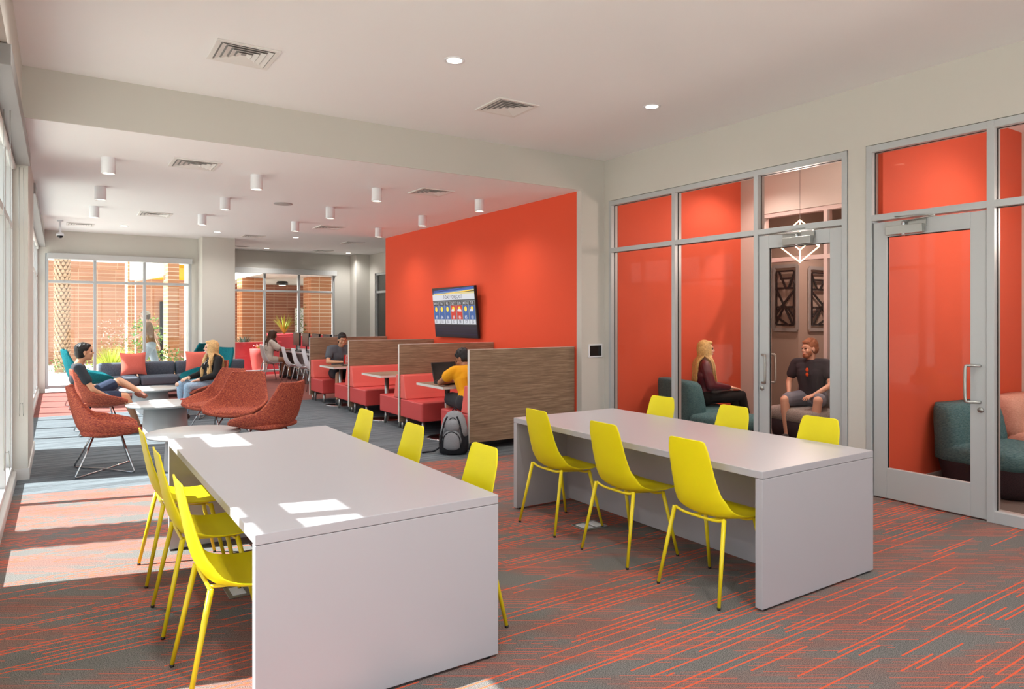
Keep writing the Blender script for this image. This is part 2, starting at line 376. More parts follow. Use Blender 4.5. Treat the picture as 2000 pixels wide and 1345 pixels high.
b = MB(); b.box(-.2, 17.22, 2.80, 2.56, 17.34, 2.92); tag(b.build('shade_box', M['aluw'], bevel=.004), 'long grey roller shade box across the top of the far left window', 'shade box')
storefront_x(5, 19.5, 3.40, 6.68, [4.72, 5.66], 2.9, 2.31)
b = MB(); b.box(3.42, 19.36, 2.78, 6.7, 19.49, 2.92); tag(b.build('shade_box', M['aluw'], bevel=.004), 'long grey roller shade box over the window by the computer desk', 'shade box')
# side window in far side wall (dark)
b = MB()
for y in (14.43, 16.5, 18.58): b.box(7.57, y-.03, 0, 7.68, y+.03, 2.84)
for z in (.06, 2.3, 2.81): b.box(7.57, 14.4, z-.03, 7.68, 18.62, z+.03)
w = struct(b.build('window_6', M['alu'])); g = MB(); g.box(7.62, 14.45, .06, 7.63, 18.6, 2.8); g.build('pane', mat('tinted_glass', (70, 68, 64), .1, spec=.6), w)
# glass office wall on the right
b = MB(); b.box(5.95, -3.2, 3.075, 6.1, YB, 3.61); b.box(5.95, 3.36, 0, 6.1, 3.525, 3.075); b.box(5.95, 6.76, 0, 6.1, YB, 3.075); b.box(5.95, -3.2, 0, 6.1, .3, 3.075)
struct(b.build('wall_right', M['wall']))
X0, X1 = 5.94, 6.05
def frame_right(n, y0, y1, mull, door):
    b = MB(); mw = .026
    ys = [y0+mw]+sorted(mull)+[y1-mw]
    for y in ys: b.box(X0, y-mw, 0, X1, y+mw, 3.07)
    b.box(X0+.0012, y0+.002, 3.01, X1-.001, y1-.002, 3.0685)
    segs = [(ys[i]+mw, ys[i+1]-mw) for i in range(len(ys)-1)]
    for i, (a, c) in enumerate(segs):
        b.box(X0+.0012, a-.01, 2.405, X1-.001, c+.01, 2.46)
        if i != door: b.box(X0+.0012, a-.01, .001, X1-.001, c+.01, .09)
    w = struct(b.build('window_%d' % n, M['alu'], bevel=.003))
    k = MB()
    for i, (a, c) in enumerate(segs):      # black gaskets beside the panes, bronze reveals
        for z0, z1 in ((.09, 2.405), (2.46, 3.01)):
            if i == door and z0 < 1: continue
            k.box(X0+.05, a, z0, X0+.062, a+.004, z1); k.box(X0+.05, c-.004, z0, X0+.062, c, z1)
            k.box(X0+.05, a, z1-.004, X0+.062, c, z1)
    k.build('gasket', M['dark'], w)
    for i, (a, c) in enumerate(segs):
        for z0, z1 in ((.09, 2.405), (2.46, 3.01)):
            if i == door and z0 < 1: continue
            g = MB(); g.box(X0+.053, a, z0, X0+.059, c, z1); g.build('pane', M['glassr'], w)
    return w
frame_right(7, 3.53, 6.755, [5.635, 4.505], 0)
frame_right(8, .3, 3.355, [2.385, 1.3], 2)
def lathe_handle(b, x, y, z0, z1, o=0):
    b.tube(smoothpts([(x+.055, y, z0), (x+.03, y+o*.3, z0), (x+.008, y+o*.8, z0), (x, y+o, z0+.025), (x, y+o, z1-.025), (x+.008, y+o*.8, z1), (x+.03, y+o*.3, z1), (x+.055, y, z1)], 3), .0115, 10)
def glass_door(n, ya, yb, hy, hinge_low):
    # ya<yb; leaf in the plane of the frame
    t = struct(empty('door_%d' % n, (5.955, (ya+yb)/2, 0))); w = yb-ya; h = w/2; st = .115
    b = MB(); b.box(0, -h, .012, .045, -h+st, 2.39); b.box(0, h-st, .012, .045, h, 2.39); b.box(0, -h+st, 2.26, .045, h-st, 2.39); b.box(0, -h+st, .012, .045, h-st, .27)
    b.build('door_frame', M['alu'], t, bevel=.003)
    k = MB(); k.box(.018, -h+st, .27, .028, -h+st+.006, 2.26); k.box(.018, h-st-.006, .27, .028, h-st, 2.26); k.box(.018, -h+st, 2.254, .028, h-st, 2.26); k.build('gasket', M['dark'], t)
    g = MB(); g.box(.02, -h+st, .27, .026, h-st, 2.26); g.build('pane', M['glassr'], t)
    s = -1 if hinge_low else 1
    yy = hy-(ya+yb)/2
    a = MB(); lathe_handle(a, -.06, yy, .91, 1.19, -.075 if hinge_low else .085); a.build('pull_handle', M['steel'], t)
    a = MB(); lathe_handle(a, -.06, yy, .91, 1.19, -.075 if hinge_low else .085); a.v = [(.045-(v[0]), v[1], v[2]) for v in a.v]; a.build('pull_handle', M['steel'], t)
    c = MB(); c.T = Matrix.Translation((-.006, yy, .85)) @ Matrix.Rotation(PI/2, 4, 'Y'); c.rev([(.02, -.006), (.022, .004), (.018, .008)], n=16); c.build('lock_cylinder', M['steel'], t)
    return t
d1 = glass_door(1, 3.59, 4.475, 4.435, True)
d2 = glass_door(2, 2.415, 3.295, 2.455, False)
def closer(loc, s, label):
    t = thing('door_closer', label, 'door closer', loc)
    b = MB(); b.box(-.006, -.17, .02, 0, .17, .09); b.build('mounting_plate', M['steel'], t)
    b = MB(); b.box(-.055, -.16, -.03, -.006, .14, .045); b.build('closer_body', M['steel'], t, bevel=.004)
    b = MB(); b.rev([(.014, -.045), (.016, -.03), (.012, .045), (.016, .06), (.010, .08)], (-.03, 0, 0), 12); b.build('pivot', M['chrome'], t)
    b = MB(); b.tube([(-.03, 0, .075), (-.06, .15*s, .085), (-.075, .27*s, .09)], .007, 6); b.tube([(-.075, .27*s, .095), (-.045, .05*s, .115), (-.012, -.08*s, .125)], .005, 6); b.build('closer_arm', M['steel'], t)
closer((5.945, 4.02, 2.295), 1, 'steel door closer with folded arm on the door of the room with two people')
closer((5.945, 3.02, 2.295), -1, 'steel door closer with long arm on the rightmost glass door')
# room A, room B
b = MB(); b.box(6.1, 6.75, 0, 8.55, 6.95, 3.61); struct(b.build('wall_office_orange', M['orange2']))
b = MB(); b.box(6.1, 3.40, 0, 8.72, 3.52, 3.61); struct(b.build('wall_partition', M['wall']))
b = MB(); b.box(6.052, 3.265, 0, 8.9, 3.40, 3.61); struct(b.build('wall_office_orange_2', M['orange2']))
b = MB(); b.box(6.2, 3.25, 0, 8.9, 3.265, .1); struct(b.build('baseboard_office', M['base']))
b = MB(); b.box(6.2, 6.735, 0, 8.55, 6.75, .1); struct(b.build('baseboard_office_2', M['base']))
b = MB(); b.box(8.55, 6.42, 0, 8.70, 6.95, 3.61); b.box(8.57, 3.52, 3.07, 8.70, 6.42, 3.61); b.box(8.55, 3.52, 0, 8.7, 3.9, 3.07); struct(b.build('wall_office_back', M['wall']))
b = MB(); b.box(8.9, -3.2, 0, 9.05, 3.40, 3.61); b.box(6.1, -.2, 0, 8.9, 0, 3.61); struct(b.build('wall_office_side', M['wall']))
b = MB()
for y in (6.39, 5.40, 4.7, 3.93): b.box(8.58, y-.028, 0, 8.69, y+.028, 3.07)
b.box(8.5815, 3.902, 2.36, 8.688, 6.418, 2.42); b.box(8.5815, 3.902, .001, 8.688, 6.418, .09); b.box(8.5815, 3.902, 3.01, 8.688, 6.418, 3.068)
w = struct(b.build('window_9', mat('warm_lit_frame', (208, 196, 192), .5), bevel=.003)); g = MB(); g.box(8.63, 3.95, .09, 8.636, 6.38, 3.01); g.build('pane', M['glassr'], w)  # frame colour warmed for the orange light thrown on it
b = MB(); b.box(9.95, 6.73, 0, 12.0, 6.95, 3.61); b.box(9.95, 6.95, 0, 10.1, 12.9, 3.61); b.box(12.0, -3.2, 0, 12.2, 13.16, 3.61); b.box(8.7, 12.9, 0, 12.0, 13.16, 3.61); b.box(8.7, 6.95, 0, 8.85, 12.9, 3.61)
struct(b.build('wall_corridor', M['beige']))
b = MB(); b.box(-.55, -3.3, 3.1, 12.2, -3.2, 3.61); b.box(5.95, -3.3, 0, 12.2, -3.2, 3.1); struct(b.build('wall_back', M['wall']))
storefront_x(10, -3.32, -.5, 5.95, [.6, 1.7, 2.8, 3.9, 5.0], 3.1, 2.4)  # unseen window wall behind the camera, glazed to add daylight
# lattice film windows in the corridor
def lattice(name, o, u, w, z0, z1, label):
    t = tag(empty(name, o), label, 'window screen'); U = Vector(u)
    n = Vector((U.y, -U.x, 0))
    fr = MB(); N = -n if n.dot(Vector(o)) > 0 else n
    def bar(p, q, r=.028, mb=None, off=.02):
        a = U*p[0]+Vector((0,0,p[1]))+N*off; c = U*q[0]+Vector((0,0,q[1]))+N*off
        d = (c-a).normalized(); s = d.cross(N).normalized()*r; k = N*.008
        mb.add([tuple(v) for v in (a-s-k, a+s-k, c+s-k, c-s-k, a-s+k, a+s+k, c+s+k, c-s+k)], [(0,3,2,1),(4,5,6,7),(0,1,5,4),(1,2,6,5),(2,3,7,6),(3,0,4,7)])
    for k, (p, q) in enumerate((((-.06, z0-.08), (w+.06, z0-.08)), ((-.06, z1+.08), (w+.06, z1+.08)), ((-.06, z0-.08), (-.06, z1+.08)), ((w+.06, z0-.08), (w+.06, z1+.08)))): bar(p, q, .028, fr, .012+.0015*k)
    fr.build('screen_frame', M['alu'], t)
    la = MB(); Q = lambda u_, v_: (u_*w, z0+v_*(z1-z0))
    for k, (p, q) in enumerate((((0, 0), (1, 0)), ((0, 1), (1, 1)), ((0, 0), (0, 1)), ((1, 0), (1, 1)))): bar(Q(*p), Q(*q), .012, la, .020+.0012*k)
    for k, (p, q) in enumerate((((0, .86), (.78, .86)), ((.45, .68), (.85, 1)), ((0, .68), (1, .68)), ((0, .93), (.28, .68)), ((0, .62), (1, .22)), ((1, .68), (.06, .02)), ((0, .33), (1, .33)), ((.55, .33), (1, .02)), ((0, .16), (.35, .33)), ((.3, 0), (1, .16)))): bar(Q(*p), Q(*q), .017, la, .026+.0011*k)
    la.build('lattice', M['lattice'], t)
lattice('lattice_screen', (9.94, 6.79, 0), (0, 1, 0), .32, 1.45, 2.33, 'black triangle lattice screen seen through the door, left of the corner')
lattice('lattice_screen', (10.27, 6.72, 0), (1, 0, 0), .48, 1.45, 2.30, 'black triangle lattice screen seen through the door, right of the corner')
b = MB(); b.T = Matrix.Translation((5.79, YB, 1.14)); b.box(-.115, -.016, -.086, .115, -.001, .086)
t = b.build('wall_control_panel', M['white'], None, bevel=.004); tag(t, 'small white framed control panel with black screen on the grey wall end', 'control panel')
b = MB(); b.T = Matrix.Translation((5.79, YB, 1.14)); b.box(-.094, -.019, -.067, .094, -.0155, .067); b.build('screen', M['blackgl'], t)
# roller shade boxes on the left wall with bead chains
def lshade(y0, y1, label):
    b = MB(); b.box(-.36, y0, 3.03, -.23, y1, 3.155); t = tag(b.build('shade_box', M['shade'], bevel=.004), label, 'shade box')
    b = MB(); b.tube([(-.365, y0+.05, 3.0), (-.365, y1-.05, 3.0)], .025, 10); b.build('rolled_shade', M['base'], t)
lshade(4.95, 8.13, 'grey roller shade box above the nearest left window')
lshade(9.9, 17.2, 'grey roller shade box above the long left window beyond the column')
def chain(x, y, zb, label):
    b = MB(); b.tube(smoothpts([(x-.018, y, 3.0), (x-.018, y, zb+.06), (x-.01, y, zb+.01), (x, y, zb), (x+.01, y, zb+.01), (x+.018, y, zb+.06), (x+.018, y, 3.0)], 5), .0026, 6)
    tag(b.build('bead_chain', M['steel']), label, 'shade chain')
chain(-.30, 5.9, .63, 'long bead chain hanging at the near left window edge'); chain(-.30, 8.08, .74, 'bead chain loop hanging in front of the left column')
chain(-.30, 10.05, .95, 'bead chain loop hanging just behind the left column')

# ================================================================ CEILING FITTINGS
def vent_proto(loc, label, s=.46, grp=None):
    t = thing('air_vent', label, 'air vent', loc); h = s/2
    b = MB()
    for a0, a1, z in ((h, h-.035, 0),):
        for (x0, y0, x1, y1) in ((-h, -h, h, -h+.035), (-h, h-.035, h, h), (-h, -h+.035, -h+.035, h-.035), (h-.035, -h+.035, h, h-.035)): b.box(x0, y0, -.012, x1, y1, 0)
    b.build('vent_frame', M['vent'], t, bevel=.003)
    b = MB(); b.box(-h+.03, -h+.03, -.004, h-.03, h-.03, -.001); b.build('vent_throat', M['ventd'], t)
    b = MB()
    for k in range(4):
        r = h-.045-k*.044; q = r-.034
        for a in range(4):
            c, s_ = round(math.cos(a*PI/2)), round(math.sin(a*PI/2))
            P = lambda x, y, z: (x*c-y*s_, x*s_+y*c, z)
            b.add([P(-r, -r, -.016), P(r, -r, -.016), P(q, -q, -.004), P(-q, -q, -.004), P(-r, -r, -.014), P(r, -r, -.014), P(q, -q, -.002), P(-q, -q, -.002)], [(0,1,2,3),(7,6,5,4),(0,4,5,1),(1,5,6,2),(2,6,7,3),(3,7,4,0)])
    b.build('louvre', M['vent'], t); return t
v0 = vent_proto((1.2, 5.62, 3.61), 'large square louvred air vent, leftmost in the near high ceiling')
for x, y, z, l in ((3.64, 5.62, 3.61, 'square louvred air vent in the near ceiling between two recessed lights'),
                   (1.2, 7.93, 3.19, 'louvred air vent in the lowered ceiling nearest the left windows'), (1.26, 12.1, 3.19, 'louvred air vent in the lowered ceiling, far end on the window side'),
                   (4.02, 8.0, 3.19, 'louvred air vent in the lowered ceiling near the orange wall'), (4.06, 12.15, 3.19, 'louvred air vent in the lowered ceiling, far end toward the orange wall'),
                   (.35, 15.95, 3.40, 'air vent in the far ceiling beside the security camera'), (3.64, 16.1, 3.40, 'air vent in the far ceiling just right of the pier'),
                   (6.0, 16.2, 3.40, 'air vent in the far ceiling beside the end of the orange wall'), (6.05, 18.63, 3.40, 'rearmost air vent above the far computer window, right one'), (3.85, 18.63, 3.40, 'rearmost air vent just behind the pier edge')):
    again(v0, (x, y, z), 0, l)
cl = thing('cylinder_light', 'white surface cylinder ceiling light, front row, nearest the windows', 'ceiling light', (.42, 8.11, 3.19), 0, 'white cylinder lights on the lowered ceiling')
b = MB(); b.rev([(.064, 0), (.066, -.16), (.060, -.165), (.058, -.15)], n=24, caps=False); b.rev([(.064, -.002), (.001, -.002)], n=24, caps=False); b.build('housing', M['white'], cl)
b = MB(); b.rev([(.058, -.152), (.001, -.151)], n=24, caps=False); b.build('lens', M['lens'], cl)
light('SPOT', 'lamp_light', (0, 0, -.17), 38, cl, size=.05, spot=150, blend=1)
rows = ['front', 'middle', 'back']; cols = ['nearest the windows', 'second from the windows', 'third from the windows', 'nearest the orange wall']
for r, y in enumerate((8.17, 9.95, 11.75)):
    for c, x in enumerate((.43, 1.885, 3.34, 4.84)):
        if r == 0 and c == 0: continue
        again(cl, (x, y, 3.19), 0, 'white surface cylinder ceiling light, %s row, %s' % (rows[r], cols[c]))
dl = thing('recessed_light', 'round recessed ceiling light, left of the two in the near ceiling', 'ceiling light', (2.63, 4.83, 3.61), 0)
b = MB(); b.rev([(.085, 0), (.082, -.006), (.062, -.004), (.060, 0)], n=28, caps=False); b.build('trim_ring', M['white'], dl)
b = MB(); b.rev([(.061, -.002), (.001, -.002)], n=28, caps=False); b.build('lens', M['lens'], dl)
light('SPOT', 'lamp_light', (0, 0, -.02), 70, dl, size=.06, spot=150, blend=1)
for x, y, z, l in ((4.8, 4.83, 3.61, 'round recessed ceiling light, right of the two in the near ceiling'), (1.08, 15.72, 3.4, 'tiny recessed light in the far ceiling over the sofa'),
                   (2.83, 15.77, 3.4, 'tiny recessed light in the far ceiling in front of the pier'), (4.52, 15.85, 3.4, 'tiny recessed light in the far ceiling over the computer desk'),
                   (4.58, 18.74, 3.4, 'tiny recessed light at the far window above the seated computer user'), (6.83, 18.8, 3.4, 'rearmost tiny recessed light at the far right corner'),
                   (2.63, 1.2, 3.61, 'added fill lamp above the near white table, out of view'), (4.8, 1.2, 3.61, 'added fill lamp out of view beside the glass wall'), (.7, 1.2, 3.61, 'added fill lamp out of view by the near windows'), (.5, 4.83, 3.61, 'added fill lamp out of view at upper left')):
    if 'out of view' in l:
        light('SPOT', 'unseen_fill_lamp', (x, y, z-.02), 90, size=.06, spot=155, blend=1)  # unseen lamps added to brighten the near room, no fixture built
    else: again(dl, (x, y, z), 0, l)
b = MB(); b.rev([(.13, 0), (.128, -.008), (.115, -.012), (.001, -.012)], (2.67, 9.99, 3.19), 28, caps=False); tag(b.build('ceiling_speaker', mat('speaker_grille', (176, 174, 172), .7)), 'flat round white speaker in the lowered ceiling', 'speaker')
t = thing('security_camera', 'small dome security camera on a short white drop pole at far left', 'security camera', (.02, 15.5, 3.4))
b = MB(); b.rev([(.05, 0), (.05, -.02), (.02, -.025), (.02, -.22), (.06, -.25), (.062, -.29), (.001, -.29)], n=20); b.build('camera_pole', M['white'], t)
b = MB(); b.ell((0, 0, -.29), (.05, .05, .05)); b.build('dome', M['blackgl'], t)

# ================================================================ WHITE TABLES
def white_table(x0, y0, x1, y1, label):
    t = thing('work_table', label, 'table', (x0, y0, 0)); w = x1-x0; d = y1-y0
    b = MB(); b.box(0, 0, .705, w, d, .745); b.build('tabletop', M['lamw'], t, bevel=.0025)
    for ya in (0, d-.045):
        b = MB(); b.box(0, ya, .012, w, ya+.045, .703); b.build('end_panel', M['lamw'], t, bevel=.0025)
    b = MB(); b.box(w/2-.02, .045, .03, w/2+.02, d-.045, .703); b.build('centre_panel', M['lamw'], t)
    for x in (.05, w-.05):
        for y in (.022, d-.022): b = MB(); b.rev([(.016, 0), (.016, .012)], (x, y, 0), 10); b.build('levelling_foot', M['black'], t)
white_table(.615, 2.69, 1.695, 5.15, 'large white slab sided work table with sun patches, nearest the windows')
white_table(3.115, 2.32, 4.19, 4.71, 'large white slab sided work table with pinkish top, in front of the glass offices')

# ---- shells
def shell_mesh(prof, hw, rs, pw, nu=26, nv=14, win=1):
    P = smoothpts([(p[0], 0, p[1]) for p in prof], 6); n = len(P)
    def samp(a, t):
        q = t*(len(a)-1); i = min(int(q), len(a)-2); f = q-i; f = f*f*(3-2*f)*.5+f*.5; return a[i]*(1-f)+a[i+1]*f
    rows = []
    for i in range(n):
        T = (P[min(i+win, n-1)]-P[max(i-win, 0)]).normalized(); N = Vector((-T.z, 0, T.x))      # points forward on back, up on seat
        t = i/(n-1); w = samp(hw, t); r = samp(rs, t); row = []
        for j in range(nv+1):
            v = -1+2*j/nv; s = math.sin(v*PI/2*.94)/math.sin(PI/2*.94)
            row.append(tuple(P[i]+Vector((0, 1, 0))*w*(s*.55+v*.45)+N*r*abs(v)**pw))
        rows.append(row)
    return rows
def chair_shell(b, *a, **k):
    rows = shell_mesh(*a, **k); b.loft(rows, smooth=True, caps=False, closed=False)
YP = [(-.235, .885), (-.233, .872), (-.222, .80), (-.205, .70), (-.185, .60), (-.155, .515), (-.095, .447), (.02, .425), (.13, .433), (.215, .447), (.262, .434)]
YW = [.095, .132, .150, .158, .168, .19, .208, .220, .224, .218, .19]
YR = [.004, .008, .012, .022, .035, .05, .05, .035, .022, .010, .0]
def side_chair(name, label, cat, grp, ms, mf, scale_leg=1, loc=(0,0,0), rz=0, capm=None):
    t = thing(name, label, cat, loc, rz, grp)
    b = MB(); chair_shell(b, YP, YW, YR, 2.2); o = b.build('seat_shell', ms, t, solid=.009, sub=1)
    fr = MB()
    for x0, z0 in ((-.125, .452), (.135, .424)):
        fr.tube(smoothpts([(x0, -.180, z0), (x0*.97, -.12, z0-.018), (x0*.95, 0, z0-.022), (x0*.97, .12, z0-.018), (x0, .180, z0)], 4), .0085, 8)
    fr.tube([(-.12, -.06, .428), (.13, -.06, .402)], .008, 8); fr.tube([(-.12, .06, .428), (.13, .06, .402)], .008, 8)
    fr.build('under_frame', mf, t)
    for sx in (-1, 1):
        for sy in (-1, 1):
            l = MB(); l.tube([(sx*.13, sy*.180, .455 if sx < 0 else .426), (sx*.222, sy*.222, .012)], [.013, .0095], 10); lo = l.build('leg', mf, t)
            c = MB(); c.rev([(.0095, 0), (.0105, .012)], (sx*.2225, sy*.2222, 0), 10); c.build('foot_cap', capm or M['cap'], lo)
    return t
yc = side_chair('side_chair', 'yellow shell chair, nearest the camera on the window side of the near white table', 'chair', 'yellow shell chairs at the white tables', M['yellow'], M['yellowm'], loc=(.645, 3.19, 0))
for x, y, rz, l in ((.645, 3.95, 0, 'yellow shell chair, middle one on the window side of the near white table'), (.645, 4.71, 0, 'yellow shell chair, farthest on the window side of the near white table'),
                    (1.665, 3.14, PI, 'yellow chair back on the far side of the near white table, nearest of three'), (1.665, 4.0, PI, 'yellow shell chair on the far side of the near white table, middle of three'), (1.665, 4.83, PI, 'yellow shell chair on the far side of the near white table, farthest of three'),
                    (3.17, 2.69, 0, 'yellow shell chair fully in view at the pinkish white table, nearest of the front three'), (3.17, 3.40, 0, 'yellow shell chair fully in view at the pinkish white table, middle of the front three'), (3.17, 4.15, 0, 'yellow shell chair fully in view at the pinkish white table, leftmost of the front three'),
                    (4.115, 2.77, PI, 'yellow chair back behind the pinkish white table, in front of the seated man'), (4.115, 3.49, PI, 'yellow chair back behind the pinkish white table, in front of the teal ottoman'), (4.115, 4.24, PI, 'yellow chair back behind the pinkish white table, leftmost, before the orange office wall')):
    again(yc, (x, y, 0), rz, l)
def floor_box(x, y, label):
    b = MB(); b.box(x-.11, y-.09, .001, x+.11, y+.09, .006); t = tag(b.build('floor_outlet', M['steel'], bevel=.002), label, 'floor outlet')
    b = MB()
    for k in (-1, 1): b.box(x+k*.05-.035, y-.06, .006, x+k*.05+.035, y+.06, .009)
    b.build('outlet_lid', M['white'], t)
floor_box(.90, 4.14, 'metal floor outlet plate under the near white table'); floor_box(3.33, 4.0, 'pale floor outlet plate under the pinkish white table')

# ---- lounge chairs
LP = [(-.315, .875), (-.30, .80), (-.275, .68), (-.245, .56), (-.205, .45), (-.12, .375), (.0, .355), (.13, .36), (.25, .375), (.335, .395)]
LW = [.19, .235, .27, .305, .335, .35, .36, .365, .355, .30]
LR = [.05, .06, .09, .14, .19, .215, .20, .165, .12, .045]
def lounge(name, label, ms, loc, rz, sc=1.0, grp='lounge armchairs around the coffee tables'):
    t = thing(name, label, 'armchair', loc, rz, grp)
    b = MB(); chair_shell(b, LP, LW, LR, 2.0, nv=18, win=13); b.build('seat_shell', ms, t, solid=.034, sub=1)
    b = MB(); rr = [[(x*1.0+.05, y, z) for x, y in rrect(-.25+i, -.265+i, .25-i, .265-i, .12)] for z, i in ((.385, .02), (.40, .0), (.425, .0), (.445, .025), (.452, .09))]; b.loft(rr); b.build('seat_cushion', ms, t)
    # crossing rod base
    b = MB(); r = .009; A = [(-.25, -.31), (.26, -.31), (.26, .31), (-.25, .31)]
    for s in (-1, 1):
        b.tube([(-.09, s*.12, .37), (-.165, s*.215, .19), (-.243, s*.308, .024), (-.243, s*.308, .012), (-.225, s*.29, .009), (0, 0, .012+.007*s), (.235, -s*.29, .009), (.256, -s*.308, .012), (.256, -s*.308, .024), (.205, -s*.215, .19), (.16, -s*.12, .36)], r, 8)
    b.build('wire_base', M['chrome'], t)
    t.scale = (sc, sc, sc)
    return t
lc = lounge('lounge_chair', 'red tweed lounge armchair in full side view, nearest the windows', M['tweed'], (.38, 8.2, 0), 0)
again(lc, (.44, 10.95, 0), math.radians(4), 'red tweed lounge armchair under the seated man in dark tee')
again(lc, (1.95, 11.85, 0), math.radians(198), 'red tweed lounge armchair under the long haired woman in ripped jeans')
again(lc, (1.76, 9.78, 0), math.radians(214), 'empty red tweed armchair left of the front facing one, its back toward the stools')
again(lc, (1.86, 8.98, 0), math.radians(236), 'empty red tweed armchair facing the camera with seat cushion visible')
again(lc, (1.93, 7.70, 0), math.radians(128), 'empty red tweed armchair seen from behind with a vertical seam, nearest the booths')
tc_ = lounge('lounge_chair', 'teal lounge armchair behind the seated man at far left', M['teal'], (.40, 14.25, 0), math.radians(4), 1.16)
again(tc_, (2.3, 13.5, 0), math.radians(205), 'teal lounge armchair behind the long haired woman, in front of the sofa end')
again(tc_, (2.35, 16.35, 0), math.radians(150), 'teal lounge armchair showing above the sofa at its right end')

# ---- coffee tables
def coffee(x, y, r, z, label):
    t = thing('coffee_table', label, 'coffee table', (x, y, 0), 0, 'round grey coffee tables')
    b = MB(); b.rev([(.001, z-.03), (r-.012, z-.03), (r-.002, z-.018), (r, z-.004), (r-.006, z), (.001, z)], n=56, caps=False); b.build('tabletop', M['tablegrey'], t)
    b = MB(); b.rev([(.29, 0), (.285, .01), (.262, z-.03)], n=48); b.build('pedestal', M['tablegrey'], t)
coffee(1.18, 7.86, .46, .372, 'round grey coffee table partly hidden behind the near white table'); coffee(1.22, 10.5, .48, .40, 'round grey drum coffee table in the middle, half in sun')
coffee(1.27, 12.85, .46, .40, 'round grey drum coffee table farthest away, before the sofa')
b = MB(); b.box(1.44, 10.72, .401, 1.62, 10.80, .415); tag(b.build('phone', mat('red_case', (216, 62, 50), .5), bevel=.004), 'flat red phone lying on the middle coffee table', 'phone')

# ---- sofa
def sofa():
    t = thing('sofa', 'long charcoal grey tweed sofa in front of the far window', 'sofa', (.62, 14.95, 0))
    def cushion(name, x0, y0, z0, x1, y1, z1, r=.05):
        b = MB(); h = z1-z0
        b.loft([[(x, y, z) for x, y in rrect(x0+i, y0+i, x1-i, y1-i, r)] for z, i in ((z0, .02), (z0+.02, 0), (z1-.03, 0), (z1-.008, .012), (z1, .05))])
        b.build(name, M['sofa'], t)
    cushion('sofa_base', 0, 0, .13, 2.75, .80, .27, .03)
    for k in range(4): cushion('seat_cushion', .02+k*.68, .0, .27, .68+k*.68, .62, .43)
    for k in range(4): cushion('back_cushion', .02+k*.68, .58, .40, .68+k*.68, .80, .68, .05)
    b = MB()
    for x in (.06, 2.69):
        for y in (.06, .74): b.rev([(.012, 0), (.016, .13)], (x, y, 0), 10)
    b.build('sofa_legs', M['steel'], t)
sofa()
def cushion_pillow(loc, rot, s, label):
    b = MB(); n = 10; top = []; bot = []
    for i in range(n+1):
        for j in range(n+1):
            u = -1+2*i/n; v = -1+2*j/n; k = (1-u**4)*(1-v**4); p = 1-.10*(1-abs(u))*abs(v)**2-.10*(1-abs(v))*abs(u)**2
            top.append((u*s/2*(1-.09*(1-v*v)*abs(u)), v*s/2*(1-.09*(1-u*u)*abs(v)), .075*k**.6)); bot.append((top[-1][0], top[-1][1], -.075*k**.6))
    fs = []
    for i in range(n):
        for j in range(n): a = i*(n+1)+j; fs.append((a, a+1, a+n+2, a+n+1))
    b.add(top, fs, 0, True); b.add(bot, [tuple(reversed(f)) for f in fs], 0, True)
    o = b.build('throw_pillow', M['pill']); o.location = loc; o.rotation_euler = rot; tag(o, label, 'pillow', 'coral throw pillows on the sofa')
cushion_pillow((1.22, 15.38, .665), (math.radians(72), 0, math.radians(3)), .46, 'coral throw pillow at the left end of the grey sofa')
cushion_pillow((2.38, 15.38, .665), (math.radians(72), 0, math.radians(-8)), .46, 'coral throw pillow on the grey sofa beside the long haired woman')

# ================================================================ BOOTHS
PY = [7.0, 8.98, 11.0, 13.1]; PL, PR = 4.0, 5.56
names = ['nearest', 'second', 'third', 'farthest']
for i, y in enumerate(PY):
    t = thing('booth_divider', 'walnut booth divider panel, %s from the camera' % names[i], 'divider', (PL, y, 0), 0, 'booth divider panels')
    b = MB(); b.box(0, -.018, .10, PR-PL, .018, 1.19); b.build('divider_panel', M['wood'], t)
    b = MB(); b.box(-.004, -.019, .10, 0, .019, 1.192); b.box(-.004, -.019, 1.19, PR-PL, .019, 1.193); b.build('edge_band', M['wedge'], t)
    for x in (.06, PR-PL-.06): b = MB(); b.rev([(.018, 0), (.022, .10)], (x, 0, 0), 12); b.build('panel_foot', M['steel'], t)
def bench(y, s, label):           # s=+1: seat extends to +y from y
    t = thing('booth_bench', label, 'bench', (PL+.01, y, 0), 0, 'coral booth benches'); w = PR-PL-.03
    def Yc(v): return s*v
    b = MB(); b.box(0, Yc(.0), .18, w, Yc(.70), .43); b.build('seat', M['salmon'], t, bevel=.018)
    b = MB(); p = [(.0, .432), (.19, .432), (.165, .50), (.10, .76), (.0, .77)]
    b.loft([[(x, Yc(a), z) for a, z in p] for x in (0, w)], smooth=False); b.build('backrest', M['salmonl'], t, bevel=.012)
    for x in (.07, w-.07):
        for v in (.10, .60):
            b = MB(); b.tube([(x, Yc(v), .185), (x+(-.015 if x < .5 else .015), Yc(v+(.02 if v > .3 else -.0)), 0)], [.024, .018], 12); b.build('leg', M['steel'], t)
bl = [(PY[0]+.022, 1, 'coral booth bench behind the nearest divider, where the boy in yellow sits'), (PY[1]-.022, -1, 'coral booth bench in front of the second divider, facing the large laptop'),
      (PY[1]+.022, 1, 'coral booth bench behind the second divider'), (PY[2]-.022, -1, 'empty coral booth bench in front of the third divider'), (PY[2]+.022, 1, 'coral booth bench behind the third divider'),
      (PY[3]-.022, -1, 'coral booth bench at the farthest divider, under the man in grey tee')]
for y, s, l in bl: bench(y, s, l)
